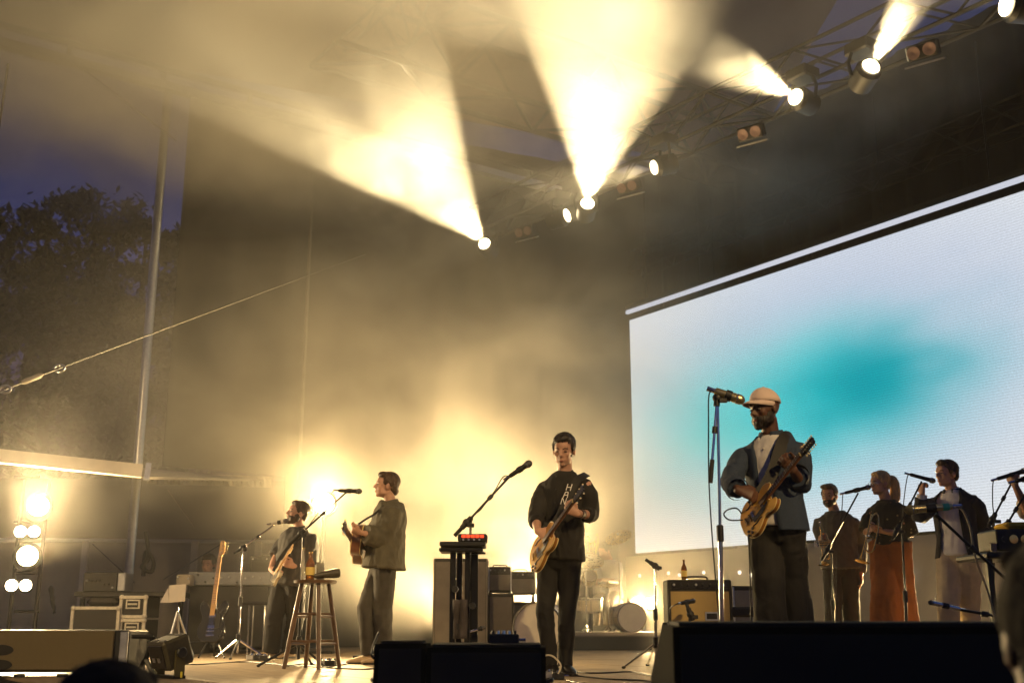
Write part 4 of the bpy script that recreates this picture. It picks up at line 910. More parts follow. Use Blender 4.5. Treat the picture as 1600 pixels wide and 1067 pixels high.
trumpet('trombone', 'brass trombone with its bell down held by the woman in the flowered blouse', 'trombone', P(1362, 803, 10.88), P(1346, 877, 10.84), (1, -.15, .1), slide=True, br=.075)
# ---------------------------------------------------------------- microphones and stands
M_micgold = mat('mic_champagne', (.62, .52, .25), .3, .9, .08); M_mesh = mat('mic_grille', (.10, .095, .09), .45, .7, .3, 300, .3, 500); M_micblack = mat('mic_black', (.02, .02, .02), .4, .2)
M_orange = mat('tape_orange', (.7, .18, .03), .6); M_green = mat('tape_green', (.10, .55, .32), .6); M_yellow = mat('tape_yellow', (.75, .62, .04), .6)
def mic_stand(label, foot, top, tail=None, tip=None, legs=3, leg_r=.3, m=None, ang=0, knob=True, r=.011):
    foot = V(foot); top = V(top); m = m or M_blackmetal; T = thing('mic_stand', label, 'mic stand', foot, 'microphone stands on the stage')
    mid = foot.lerp(top, .52)
    fin('lower_tube', MB().tube([foot + V((0, 0, .06)), mid], r * 1.25, 10), m, T); fin('upper_tube', MB().tube([mid, top], r * .82, 10), M_chrome if m is M_chrome else M_blackmetal, T)
    fin('height_clutch', MB().lathe([(-.05, r * 1.3), (-.045, r * 1.9), (.045, r * 1.9), (.05, r * 1.2)], mid, (0, 0, 1), 12), M_black, T)
    if legs:
        hub = foot + V((0, 0, .20)); fin('leg_collar', MB().lathe([(-.04, .022), (.05, .026), (.055, .015)], hub, (0, 0, 1), 12), M_black, T)
        for k in range(legs):
            a = R(ang + 360 / legs * k); q = foot + V((math.cos(a) * leg_r, math.sin(a) * leg_r, .012)); l = fin('leg', MB().tube([hub, q], [.013, .010], 8), m, T)
            fin('rubber_foot', MB().ell(q, (.018, .018, .012), 8, 6), M_rubber, l)
    else: fin('round_base', MB().lathe([(0, .13), (.02, .128), (.028, .1), (.035, .03), (.08, .018)], foot + V((0, 0, .001)), (0, 0, 1), 24), m, T)
    if tip is not None:
        tail, tip = V(tail), V(tip); d = (tip - tail).normalized(); fin('boom', MB().tube([tail, tip], .0085, 8), m, T)
        near = tail + d * max(0, (top - tail).dot(d)); fin('boom_clutch', MB().tube([near - d * .05, near + d * .05], .02, 10), M_black, T)
        fin('swivel', MB().ell(near, (.03, .025, .03), 10, 8), M_black, T); fin('wing_knob', MB().box(near + V((.03, -.03, -.02)), (.05, .012, .03), bev=.004), M_black, T, smooth=False)
        fin('grip', MB().tube([tail, tail + d * .14], .014, 8), M_rubber, T); fin('boom_joint', MB().tube([tail.lerp(tip, .6) - d * .02, tail.lerp(tip, .6) + d * .02], .016, 8), M_black, T)
    return T
def mic(label, tail, tip, m=None, r=.017, ball=.026, tape=None, grille=None, cablept=None, clip=True):
    tail, tip = V(tail), V(tip); d = (tip - tail).normalized(); L = (tip - tail).length; T = thing('microphone', label, 'microphone', tail, 'vocal microphones'); m = m or M_micblack
    fin('handle', MB().lathe([(0, r * .75), (.01, r * .95), (L * .45, r * 1.0), (L - ball * 2.0, r * 1.2), (L - ball * 1.9, r * 1.0)], tail, d, 14), m, T)
    if ball > 0: fin('grille', MB().lathe([(L - ball * 2.2, ball * .72), (L - ball * 1.7, ball * .98), (L - ball * 1.5, ball), (L - ball * .9, ball * 1.0), (L - ball * .4, ball * .78), (L - ball * .1, ball * .38), (L, .001)], tail, d, 16), grille or M_mesh, T)
    fin('ring', MB().lathe([(L - ball * 1.62, ball * .99), (L - ball * 1.6, ball * 1.05), (L - ball * 1.45, ball * 1.05), (L - ball * 1.43, ball * .99)], tail, d, 16), M_chrome, T)
    if tape: fin('tape_band', MB().lathe([(.02, r * 1.02), (.021, r * 1.06), (.055, r * 1.06), (.056, r * 1.02)], tail, d, 14), tape, T)
    if clip: fin('clip', MB().lathe([(L * .35, r * 1.1), (L * .36, r * 1.35), (L * .55, r * 1.35), (L * .56, r * 1.1)], tail, d, 12), M_black, T)
    fin('plug', MB().tube([tail - d * .05, tail + d * .005], r * .6, 8), M_chrome, T)
    return T
def cable(label, pts, r=.0045, m=None, n=8, group='black cables on the stage'):
    c = curve_pts(pts, n); o = fin('cable', MB().tube(c, r, 6), m or M_cable, label=label, cat='cable', group=group, loc=c[0]); return o
Y1 = 6.75
mic_stand('tall straight stand holding the gold microphone before the man in the cap', V((P(1127, 1000, Y1).x, Y1, 0)), P(1121, 622, Y1), P(1110, 754, Y1 - .03), P(1121, 618, Y1), m=M_chrome, ang=20)
mic('fat champagne gold microphone level with the cap peak', P(1117, 611, Y1), P(1164, 627, Y1 - .02), M_micgold, .026, .0315, grille=M_micgold)
cable('microphone cable hanging down beside the tall straight stand', [P(1117, 611, Y1), P(1108, 616, Y1), P(1107, 660, Y1 + .02), P(1108, 760, Y1 + .03), P(1116, 880, Y1 + .05), P(1126, 990, Y1 + .1)], .0045)
cable('guitar cable looping out of the twelve string guitar and falling to the floor', [P(1160, 812, 6.8), P(1140, 812, 6.72), P(1131, 803, 6.75), P(1140, 795, 6.85), P(1155, 797, 6.9), P(1168, 830, 6.95), P(1172, 900, 7.0), P(1174, 985, 7.0)], .0048)
Y2 = 7.9
mic_stand('black boom stand reaching up to the right toward the man in the buttoned black shirt', V((P(735, 1000, Y2).x, Y2, 0)), P(735, 822, Y2), P(710, 837, Y2), P(803, 737, Y2), ang=40)
mic('black ball headed microphone on the boom beside the man in the buttoned shirt', P(796, 744, Y2), P(831, 721, Y2 - .02))
cable('microphone cable running along the boom of the central black stand', [P(796, 744, Y2), P(786, 745, Y2), P(772, 768, Y2 + .02), P(752, 795, Y2 + .02), P(737, 815, Y2 - .04), P(738, 900, Y2 - .04), P(740, 1000, Y2 - .04)])
Y3 = 10.2
mic_stand('boom stand slanting up past the stool to the singer in the olive jacket', V((P(466, 1030, Y3).x, Y3, 0)), P(474, 838, Y3), P(452, 850, Y3), P(541, 769, Y3), ang=200, m=M_blackmetal, leg_r=.34)
mic('black microphone on the boom pointing at the singer with the acoustic guitar', P(529, 766, Y3), P(566, 767.5, Y3))
cable('microphone cable sagging from the boom over the stool', [P(529, 766, Y3), P(520, 768, Y3), P(502, 795, Y3), P(484, 820, Y3 + .03), P(474, 850, Y3 + .03), P(470, 1000, Y3 + .04)], .005)
Y4 = 12.3
mic_stand('boom stand left of the bearded man with the pale guitar', V((P(371, 1018, Y4).x, Y4, 0)), P(380, 858, Y4), P(366, 865, Y4), P(428, 820, Y4), ang=30, m=M_chrome)
mic('silver microphone touching the lips of the bearded man with the pale guitar', P(424, 818, Y4), P(451, 813, Y4), mat('mic_silver', (.5, .47, .42), .35, .6))
Y5 = 11.0
mic_stand('boom stand crossing in front of the trumpet player', V((P(1303, 1010, Y5).x, Y5, 0)), P(1299, 862, Y5), P(1284, 875, Y5), P(1341, 770, Y5), ang=10)
mic('black microphone on the boom at the lips of the blonde woman', P(1320, 770, Y5), P(1361, 760, Y5))
cable('microphone cable hanging from the microphone by the blonde woman', [P(1320, 770, Y5), P(1317, 772, Y5), P(1315, 800, Y5 + .02), P(1308, 850, Y5 + .03), P(1306, 980, Y5 + .05)])
Y6 = 10.1
mic_stand('boom stand between the blonde woman and the man in the blazer', V((P(1416, 1000, Y6).x, Y6, 0)), P(1410, 832, Y6), P(1394, 843, Y6), P(1440, 752, Y6 + .05), ang=70)
mic('black microphone gripped by the man in the blazer', P(1422, 741, Y6 + .13), P(1462, 752, Y6 + .1), clip=False)
cable('microphone cable curving down from the hand of the man in the blazer', [P(1424, 741, Y6 + .13), P(1418, 744, Y6 + .1), P(1412, 785, Y6 + .05), P(1409, 840, Y6 + .05), P(1416, 990, Y6 + .1)])
Y7 = 6.2
mic_stand('near black boom stand rising to the yellow microphone at lower right', V((P(1600, 1000, Y7).x, Y7, 0)), P(1592, 925, Y7), P(1610, 940, Y7), P(1462, 803, Y7), ang=15, r=.013)
mic('yellow gold microphone with green tape and foam tip, lower right', P(1488, 791, Y7), P(1413, 797, Y7), M_micgold, .019, .027, tape=M_green, grille=mat('foam_olive', (.30, .25, .10), .85, 0, .3, 60))
cable('pale microphone cable arching down from the yellow microphone', [P(1490, 791, Y7), P(1504, 797, Y7), P(1516, 825, Y7), P(1524, 870, Y7), P(1545, 930, Y7), P(1560, 990, Y7)], .006, mat('cable_tan', (.35, .28, .16), .5))
Y8 = 9.3
mic_stand('boom stand under the raised forearm at the right edge', V((P(1545, 1010, Y8).x, Y8, 0)), P(1552, 812, Y8), P(1544, 824, Y8), P(1584, 748, Y8 - .02), ang=50)
mic('black microphone in the raised hand at the right edge', P(1558, 748, 9.2), P(1606, 734, 9.18), clip=False)
cable('microphone cable dropping from the hand at the right edge', [P(1560, 748, 9.2), P(1552, 752, 9.2), P(1551, 785, 9.2), P(1554, 830, 9.25), P(1552, 980, 9.3)])
Y9 = 8.8
mic_stand('second boom stand in the right corner behind the equipment rack', V((P(1580, 1010, Y9).x, Y9, 0)), P(1574, 822, Y9), P(1562, 838, Y9), P(1604, 768, Y9), ang=80)
mic('dark microphone cut by the right edge under the raised arm', P(1585, 752, Y9 - .1), P(1618, 744, Y9 - .1))
Y10 = 9.9
mic_stand('short silver stand with an empty clip left of the tan amplifier', V((P(1025, 1030, Y10).x, Y10, 0)), P(1023, 884, Y10), P(1030, 888, Y10), P(1012, 876, Y10), ang=215, m=M_chrome, leg_r=.36)
mic_stand('low boom stand reaching left at the feet of the man in the blazer', V((P(1600, 1040, 6.6).x, 6.6, 0)), P(1595, 966, 6.6), P(1610, 972, 6.6), P(1490, 950, 6.6), ang=0)
mic('small chrome drum microphone pointing left near the floor at lower right', P(1500, 951, 6.6), P(1450, 940, 6.58), M_chrome, .012, .014)
# ---------------------------------------------------------------- stool and what lies on it
M_wood = mat('stool_wood_dark', (.085, .045, .022), .42, 0, .3, 10, .1, 40, coat=.2)
def stool():
    Y = 9.75; c = P(493, 906, Y); z = c.z; T = thing('bar_stool', 'dark wooden bar stool holding bottles in front of the bearded guitarist', 'stool', (c.x, Y, 0))
    fin('seat', MB().lathe([(-.030, .16), (-.024, .178), (-.006, .182), (.0, .174), (-.004, .12)], (c.x, Y, z), (0, 0, 1), 28), M_wood, T)
    tops = []; ft = []
    for k in range(4):
        a = R(45 + 90 * k - 22); t = V((c.x + .115 * math.cos(a), Y + .115 * math.sin(a), z - .03)); b = V((c.x + .235 * math.cos(a), Y + .235 * math.sin(a), 0.0)); tops.append(t); ft.append(b)
        fin('leg', MB().tube([t, t.lerp(b, .5), b], [.019, .022, .018], 10), M_wood, T)
    for f0, f1 in ((.36, .36), (.68, .68)):
        for k in range(4):
            p, q = tops[k].lerp(ft[k], f0 + .03 * (k % 2)), tops[(k + 1) % 4].lerp(ft[(k + 1) % 4], f0 + .03 * (k % 2)); fin('rung', MB().tube([p, q], .011, 8), M_wood, T)
    return V((c.x, Y, z))
ST0 = stool()
M_amber = mat('bottle_amber_glass', (.32, .12, .02), .08, 0, .05, trans=.6); M_clear = mat('bottle_clear_glass', (.75, .72, .62), .06, 0, .02, trans=.7); M_label = mat('bottle_label_yellow', (.70, .52, .14), .6); M_dark = mat('drink_dark', (.10, .035, .012), .1, coat=.5)
def bottle(label, base, h, r, m, lab=None, neck=.3, liquid=None):
    base = V(base); T = thing('bottle', label, 'bottle', base)
    fin('glass_body', MB().lathe([(0, r * .9), (.006, r), (h * .55, r), (h * .66, r * .85), (h * (1 - neck * .7), r * .38), (h * .97, r * .34), (h, r * .36)], base, (0, 0, 1), 18), m, T)
    if lab: fin('label', MB().lathe([(h * .18, r * 1.015), (h * .182, r * 1.03), (h * .46, r * 1.03), (h * .462, r * 1.015)], base, (0, 0, 1), 18), lab, T)
    fin('cap', MB().lathe([(h * .965, r * .42), (h * 1.01, r * .42), (h * 1.012, .001)], base, (0, 0, 1), 12), M_gold, T)
    return T
bottle('amber bottle with round yellow label standing on the bar stool', ST0 + V((-.045, -.02, .0)), .23, .038, M_amber, M_label)
bottle('tall narrow clear bottle at the left of the bar stool', ST0 + V((-.115, .01, 0)), .27, .016, M_clear, None, .2)
T = thing('drinking_glass', 'short glass of dark drink beside the amber bottle on the bar stool', 'glass', ST0 + V((.035, .02, 0))); g = ST0 + V((.035, .02, 0))
fin('tumbler', MB().lathe([(0, .03), (.006, .032), (.15, .037), (.15, .034), (.012, .028)], g, (0, 0, 1), 18), M_clear, T); fin('drink', MB().lathe([(.013, .029), (.12, .0325), (.1205, .001)], g, (0, 0, 1), 18), M_dark, T)
T = thing('shaker', 'dark round ended shaker lying across the bar stool', 'shaker', ST0 + V((.10, -.05, .0))); fin('shell', MB().lathe([(0, .018), (.05, .026), (.16, .040), (.20, .040), (.215, .03), (.22, .01)], ST0 + V((.0, -.06, .032)), V((1, .1, .14)), 16), mat('shaker_dark', (.05, .04, .025), .4), T)
# ---------------------------------------------------------------- desk with the red lit box
def desk():
    Y = 7.55; T = thing('instrument_desk', 'narrow black stand with four upright tubes carrying a small red lit box', 'stand', V((P(725, 1000, Y).x, Y, 0)))
    z = P(725, 856, Y).z; x0, x1 = P(689, 850, Y).x, P(759, 850, Y).x
    fin('tray', MB().box(((x0 + x1) / 2, Y, z + .018), (x1 - x0, .32, .03), bev=.006), M_black, T, smooth=False); fin('lower_tray', MB().box(((x0 + x1) / 2 - .01, Y, z - .018), ((x1 - x0) * .96, .28, .025), bev=.005), M_blackmetal, T, smooth=False)
    for px, w_, dy in ((708, .038, -.05), (717, .038, .05), (730.5, .034, -.04), (741, .046, .04)):
        x = P(px, 930, Y).x; fin('upright', MB().box((x, Y + dy, z / 2), (w_, .04, z - .03), bev=.005), M_blackmetal, T, smooth=False)
    for px, py in ((711, 920), (712, 946), (738, 946), (713, 978)): q = P(px, py, Y - .08); fin('clamp_knob', MB().lathe([(-.02, .02), (.02, .022)], q, (0, 1, 0), 12), M_black, T)
    fin('foot', MB().box((P(712, 1000, Y).x, Y, .02), (.06, .5, .03), bev=.008), M_blackmetal, T, smooth=False); fin('foot', MB().box((P(736, 1000, Y).x, Y, .02), (.06, .5, .03), bev=.008), M_blackmetal, T, smooth=False)
    fin('side_arm', MB().box(P(748, 864, Y), (.09, .03, .014)), M_blackmetal, T, smooth=False)
    B = thing('effects_box', 'flat black electronic box with a row of red lit buttons', 'effects unit', V((P(739, 846, Y).x, Y, z + .033)))
    c = V((P(739, 846, Y).x, Y, z + .06)); fin('case', MB().box(c, (.19, .20, .052), bev=.008), M_black, B, smooth=False)
    for i in range(5): fin('button', MB().box(c + V((-.058 + .03 * i, -.102, .010)), (.024, .008, .018), bev=.002), glow('button_red', (1, .06, .02), 2.2), B, smooth=False)
    for i in range(4): fin('switch', MB().lathe([(0, .007), (.012, .006)], c + V((-.06 + .035 * i, -.102, -.012)), (0, -1, 0), 8), M_alu, B)
    tw = MB(); vs = []; n = 10
    for j in range(9):
        for i in range(n + 1):
            u = i / n; vs.append(V((P(708 + 2 + 20 * u, 950, Y).x, Y - .10 - .018 * math.sin(u * 9 + j * .3) - .01 * math.sin(j), P(720, 937 + j * 7.5, Y).z)))
    tw.add(vs, [(j * (n + 1) + i, j * (n + 1) + i + 1, (j + 1) * (n + 1) + i + 1, (j + 1) * (n + 1) + i) for j in range(8) for i in range(n)])
    o = fin('towel', tw, mat('towel_dark', (.06, .05, .05), .9, 0, .3, 12, .5, 150), label='dark towel hung on the tubes of the narrow black stand', cat='towel', loc=vs[0]); k = o.modifiers.new('t', 'SOLIDIFY'); k.thickness = .008
    mic('dark plug ended microphone sticking out low on the right of the black stand', P(746, 983, Y - .05), P(759, 979, Y - .05), M_micblack, .012, .012)
desk()
# ---------------------------------------------------------------- stage monitors
M_wedge = mat('monitor_paint', (.010, .009, .008), .95, 0, .2, 60, .3, 200); M_wedge.node_tree.nodes['Principled BSDF'].inputs['Specular IOR Level'].default_value = .08
M_grille = mat('speaker_grille', (.014, .013, .012), .75, 0, .3, 250, .5, 400); M_glit = mat('speaker_grille_lit', (.15, .115, .055), .75, 0, .35, 260, .5, 420)  # tan grille colour holds the warm light falling on that front
def wedge(name, label, x0, x1, y0, y1, h, gm, topd=.55, group='floor monitor speakers', skew=0., slope=None):
    'a floor wedge: side outline pushed along x'
    T = thing(name, label, 'speaker', V(((x0 + x1) / 2, (y0 + y1) / 2, 0)), group); d = y1 - y0
    poly = [(0, .02), (d, .02), (d, h * .62), (d * topd, h), (d * .04, h * .72)] if slope is None else slope
    b = MB(); n = len(poly); vs = [V((x, y0 + a + skew * (x - x0), c)) for x in (x0, x1) for a, c in poly]
    b.add(vs, [tuple(range(n)), tuple(range(2 * n - 1, n - 1, -1))] + [(i, (i + 1) % n, n + (i + 1) % n, n + i) for i in range(n)]); fin('cabinet', b, M_wedge, T, smooth=False)
    q = [poly[-1], poly[-2]]; b = MB(); e = .006; vs = []
    nn = V((0, -(q[1][1] - q[0][1]), (q[1][0] - q[0][0]))).normalized()
    for x in (x0 + .02, x1 - .02):
        for t in (.06, .94):
            a = q[0][0] + (q[1][0] - q[0][0]) * t; c = q[0][1] + (q[1][1] - q[0][1]) * t; p = V((x, y0 + a + skew * (x - x0), c)); vs += [p + nn * .002, p + nn * .012]
    b.add(vs, [(0, 4, 6, 2), (1, 3, 7, 5), (0, 1, 5, 4), (2, 6, 7, 3), (0, 2, 3, 1), (4, 5, 7, 6)]); fin('grille', b, gm, T, smooth=False)
    b = MB(); vs = []
    fr = [(poly[0][0] + .01, poly[0][1] + .03), (poly[-1][0] + .004, poly[-1][1] - .02)]
    for x in (x0 + .02, x1 - .02):
        for a, c in fr: p = V((x, y0 + a + skew * (x - x0), c)); vs += [p + V((0, -.004, 0)), p + V((0, -.016, 0))]
    b.add(vs, [(0, 4, 6, 2), (1, 3, 7, 5), (0, 1, 5, 4), (2, 6, 7, 3), (0, 2, 3, 1), (4, 5, 7, 6)]); fin('front_panel', b, gm, T, smooth=False)
    for x, s_ in ((x0, -1), (x1, 1)):
        fin('handle', MB().tube(curve_pts([V((x, y0 + d * .4, h * .42)), V((x + .03 * s_, y0 + d * .45, h * .45)), V((x + .03 * s_, y0 + d * .6, h * .45)), V((x, y0 + d * .65, h * .42))], 3), .010, 6), M_blackmetal, T)
    for k in range(2): fin('foot', MB().lathe([(0, .02), (.021, .022)], (x0 + .08 + (x1 - x0 - .16) * k, y0 + .05, 0), (0, 0, 1), 10), M_rubber, T)
    return T
Yw = 5.0
wedge('monitor_wedge', 'left half of the black monitor pair at the front centre of the stage', P(588, 1005, Yw).x, P(667.5, 1005, Yw).x, Yw - .1, Yw + .45, P(620, 1004, Yw + .2).z, M_grille, slope=[(0, .02), (.55, .02), (.55, .2), (.3, P(620, 1004, Yw + .2).z), (.04, P(620, 1005, Yw - .05).z)])
zz = P(620, 1007, Yw).z
wedge('monitor_wedge', 'right half of the black monitor pair, with a small pedal resting on it', P(669, 1005, Yw).x, P(852, 1005, Yw).x, Yw - .1, Yw + .45, zz, M_grille, slope=[(0, .02), (.55, .02), (.55, .18), (.3, zz - .004), (.04, zz - .01)])
Yr = 3.35
wedge('monitor_wedge', 'large blurred black monitor closest to the camera along the lower right', P(1047, 985, Yr).x, P(1580, 985, Yr).x, Yr - .05, Yr + .5, P(1200, 977, Yr + .2).z, M_grille, slope=[(0, .02), (.55, .02), (.55, .2), (.22, P(1200, 976, Yr + .2).z), (.0, P(1200, 979, Yr).z)])
Ys = 5.7
wedge('monitor_wedge', 'grey lit slant sided monitor peeping out behind the large blurred monitor', P(1040, 985, Ys).x, P(1160, 985, Ys).x, Ys - .2, Ys + .35, P(1080, 972, Ys).z, mat('monitor_grey', (.03, .027, .022), .7, 0, .2, 80), skew=0.0)
Yl = 8.15
xl0, xl1 = P(-60, 1010, Yl).x, P(200, 1010, Yl).x; zl = P(100, 985, Yl).z
b = MB(); T = thing('monitor_wedge', 'tan lit monitor box with a dark rounded emblem at the lower left edge', 'speaker', V(((xl0 + xl1) / 2, Yl, 0)), 'floor monitor speakers')
fin('cabinet', MB().box(((xl0 + xl1) / 2, Yl + .22, zl / 2 + .02), (xl1 - xl0, .42, zl - .03), bev=.012), M_black, T, smooth=False)
fin('grille', MB().box(((xl0 + xl1) / 2 - .04, Yl - .002, zl / 2 + .025), (xl1 - xl0 - .12, .02, zl - .05), bev=.006), M_glit, T, smooth=False)
for dz in (.185, .085): fin('emblem', MB().loft([(V((P(4, 1010, Yl).x, Yl - .0125 - k * .003, dz)), V((.085, 0, 0)), V((0, 0, .036))) for k in (0, 1)], 20), mat('emblem_dark', (.012, .010, .008), .7), T)
fin('end_cap', MB().box((xl1 - .03, Yl + .0, zl / 2 + .02), (.055, .03, zl - .05), bev=.005), M_alu, T, smooth=False)
for k in range(4): fin('foot', MB().box((xl0 + .1 + k * .3, Yl + .06, .012), (.06, .05, .022)), M_rubber, T, smooth=False)
T = thing('tilt_frame', 'small black A shaped metal frame at the end of the tan lit monitor box', 'frame', V((P(225, 1040, Yl).x, Yl, 0)))
q = [P(206, 994, Yl), P(240, 994, Yl), P(240, 1036, Yl), P(225, 1030, Yl)]
fin('crossbar', MB().tube([q[0], q[1]], .016, 6), M_blackmetal, T); fin('upright', MB().tube([q[1], P(228, 1030, Yl)], .018, 6), M_blackmetal, T); fin('leg', MB().tube([P(228, 1030, Yl), V((P(246, 1043, Yl).x, Yl - .05, .012))], .018, 6), M_blackmetal, T); fin('leg', MB().tube([P(226, 1030, Yl), V((P(205, 1040, Yl).x, Yl + .1, .012))], .014, 6), M_blackmetal, T)
# floor flood lamp
def floor_lamp():
    Y = 8.0; c = P(267, 1018, Y); T = thing('floor_flood', 'small unlit square flood lamp tilted on the floor in front of the road cases', 'floor lamp', V((c.x, Y, 0)))
    d = V((-.62, -.62, -.30)).normalized(); a, b_, _ = frame(d)
    fin('housing', MB().box(c, (.235, .205, .20), x=a, z=b_, bev=.018), mat('lamp_housing_olive', (.07, .06, .03), .5, .2, .2, 30, .2, 90), T, smooth=False)
    fin('front_glass', MB().box(c + d * .105, (.19, .012, .155), x=a, z=b_, bev=.003), M_pk, T, smooth=False)
    for k in range(4): fin('vent_slot', MB().box(c + b_ * .101 + a * (-.06 + .05 * (k % 2) * 2) + d * (-.06 + .06 * (k // 2) * 2), (.07, .018, .004), x=a, z=b_), M_pk, T, smooth=False)
    for k in range(2): fin('sensor', MB().box(c + d * .112 + a * (.03 - .07 * k) + b_ * -.02, (.03, .006, .03), x=a, z=b_), M_alu, T, smooth=False)
    for s_ in (-1, 1):
        p = c + a * (.132 * s_); e = V((p.x, p.y, .03)); l = fin('yoke_arm', MB().box((p + e) / 2, (.016, .07, (p.z - .0)), x=a), mat('yoke_olive', (.10, .085, .03), .5, .2), T, smooth=False)
        fin('tilt_knob', MB().lathe([(0, .036), (.014, .038), (.024, .03)], p + a * (.008 * s_), a * s_, 14), M_black, T)
    fin('yoke_base', MB().box(V((c.x, c.y, .014)), (.28, .09, .02), x=a), M_blackmetal, T, smooth=False)
    fin('tag', MB().box(V((P(286, 1050, Y).x, Y - .09, .03)), (.045, .012, .04), bev=.004), M_yellow, T, smooth=False)
floor_lamp()
# pedal on the monitor, pedal boards
def pedal(label, c, sz=(.14, .10, .05), m=None, n=4, yaw=0, group='effect pedals on the floor'):
    c = V(c); x = V((math.cos(yaw), math.sin(yaw), 0)); T = thing('effect_pedal', label, 'pedal', c, group)
    fin('case', MB().box(c + V((0, 0, sz[2] / 2)), sz, x=x, bev=.006), m or M_black, T, smooth=False)
    y = V((-x.y, x.x, 0))
    for i in range(n): fin('knob', MB().lathe([(0, .008), (.014, .007)], c + x * (sz[0] * (-.36 + .72 * i / max(1, n - 1))) + y * (sz[1] * .25) + V((0, 0, sz[2])), (0, 0, 1), 8), M_chrome if i % 2 else M_black, T)
    fin('footswitch', MB().lathe([(0, .010), (.015, .009)], c - y * (sz[1] * .25) + V((0, 0, sz[2])), (0, 0, 1), 8), M_chrome, T)
    fin('jack', MB().tube([c + x * (sz[0] * .5) + V((0, 0, sz[2] * .5)), c + x * (sz[0] * .5 + .03) + V((0, 0, sz[2] * .5))], .007, 6), M_chrome, T); return T
q = P(787, 1017, Yw + .12); pedal('black pedal lying on the right half of the central monitor pair', V((q.x, Yw + .15, zz - .006)), (.135, .12, .05), n=5)
for i, (px, y_, l) in enumerate(((842, 8.2, 'black pedal under the left foot of the man in the buttoned shirt'), (858, 8.05, 'silver pedal before the boots of the man in the buttoned shirt'), (872, 7.9, 'black pedal nearest the boots of the man in the buttoned shirt'))):
    pedal(l, V((P(px, 1050, y_).x, y_, .001)), (.08, .13, .045), M_alu if i == 1 else M_black, 3)
for i, (px, y_) in enumerate(((394, 12.0), (404, 11.9), (414, 11.8), (508, 10.4), (517, 10.3))):
    pedal(['pale pedal at the left of the row behind the stool', 'middle pedal of the row left of the stool', 'pedal of that row nearest the bar stool', 'pedal between the legs of the bar stool', 'pedal to the right of the bar stool'][i], V((P(px, 1020, y_).x, y_, .001)), (.09, .13, .05), M_alu if i in (0, 3) else M_black, 3)
# cables on the floor
def fl(px, py): Y = CAMZ * 1814 / (py - 972.3); return V((P(px, 972, Y).x, Y, .006))
for l, pp in (('long thin cable across the floor below the road cases', [(230, 1030), (300, 1036), (380, 1032), (440, 1036), (560, 1043), (600, 1040)]),
              ('cable from the floor flood lamp toward the left monitor box', [(258, 1049), (232, 1052), (210, 1050), (200, 1046)]),
              ('cable lying right of the man in the buttoned shirt', [(895, 1047), (930, 1049), (985, 1047), (1010, 1052), (1040, 1056)]),
              ('thin cable further back right of the boots', [(900, 1053), (950, 1058), (1000, 1060), (1030, 1064)]),
              ('cable near the lower frame edge right of the boots', [(885, 1060), (905, 1064), (940, 1066), (960, 1068)]),
              ('coiled cable around the foot of the boom stand by the stool', [(430, 1033), (450, 1038), (480, 1035), (510, 1038), (540, 1036), (552, 1030)])):
    cable(l, [fl(*q) for q in pp], .006)
cable('pale cable looping by the left boot of the man in the buttoned shirt', [P(836, 1040, 7.9), P(846, 1026, 7.9), P(862, 1024, 7.85), P(876, 1038, 7.8), P(872, 1052, 7.8)], .006, mat('cable_pale', (.55, .50, .40), .5))
cable('cable standing up at the left end of the central monitor pair', [P(588, 1030, 5.3), P(581, 1024, 5.3), P(583, 1010, 5.35), P(590, 992, 5.4), P(592, 988, 5.4)], .006)
# ---------------------------------------------------------------- amplifiers and cabinets
M_tolex = mat('amp_black_vinyl', (.018, .016, .014), .6, 0, .2, 200, .3, 300); M_tan = mat('amp_grille_tan', (.42, .30, .12), .85, 0, .15, 300, .3, 400)
def amp(name, label, px0, px1, pyt, Y, dep=.28, grille=None, panel=True, knobs=8, z0=.03, group='amplifiers at the back of the stage', edge=None, cat='amplifier', badge=False):
    x0, x1 = P(px0, 960, Y).x, P(px1, 960, Y).x; zt_ = P((px0 + px1) / 2, pyt, Y).z; T = thing(name, label, cat, V(((x0 + x1) / 2, Y + dep / 2, 0)), group); cx = (x0 + x1) / 2; w_ = x1 - x0
    fin('cabinet', MB().box((cx, Y + dep / 2, (zt_ + z0) / 2), (w_, dep, zt_ - z0), bev=.012), M_tolex, T, smooth=False)
    hp = .075 if panel else .02
    fin('grille_cloth', MB().box((cx, Y - .003, (zt_ - hp + z0) / 2 + .005), (w_ - .05, .016, zt_ - hp - z0 - .05)), grille or M_tan, T, smooth=False)
    if panel:
        fin('control_panel', MB().box((cx, Y - .005, zt_ - .042), (w_ - .04, .014, .058)), M_pk, T, smooth=False)
        for i in range(knobs): fin('knob', MB().lathe([(0, .011), (.018, .009), (.0185, .002)], (cx - w_ * .40 + w_ * .8 * i / (knobs - 1), Y - .012, zt_ - .042), (0, -1, 0), 10), M_alu if i % 3 == 0 else M_black, T)
        fin('carry_handle', MB().tube(curve_pts([V((cx - .09, Y + dep / 2, zt_)), V((cx - .07, Y + dep / 2, zt_ + .025)), V((cx + .07, Y + dep / 2, zt_ + .025)), V((cx + .09, Y + dep / 2, zt_))], 4), .009, 6), M_rubber, T)
    for i in (-1, 1):
        fin('corner_strip', MB().box((cx + i * (w_ / 2 - .012), Y - .012, (zt_ + z0) / 2), (.016, .01, zt_ - z0 - .02)), edge or M_tolex, T, smooth=False)
    for i in (-1, 1): fin('foot', MB().lathe([(0, .02), (z0 + .002, .022)], (cx + i * w_ * .4, Y + .05, 0), (0, 0, 1), 8), M_rubber, T)
    return T, V((cx, Y + dep / 2, zt_)), w_
Ya = 9.4
T, AT, aw = amp('combo_amplifier', 'tan fronted combo amplifier with black knob panel and a beer bottle on top', 1044, 1145, 905, Ya, .27)
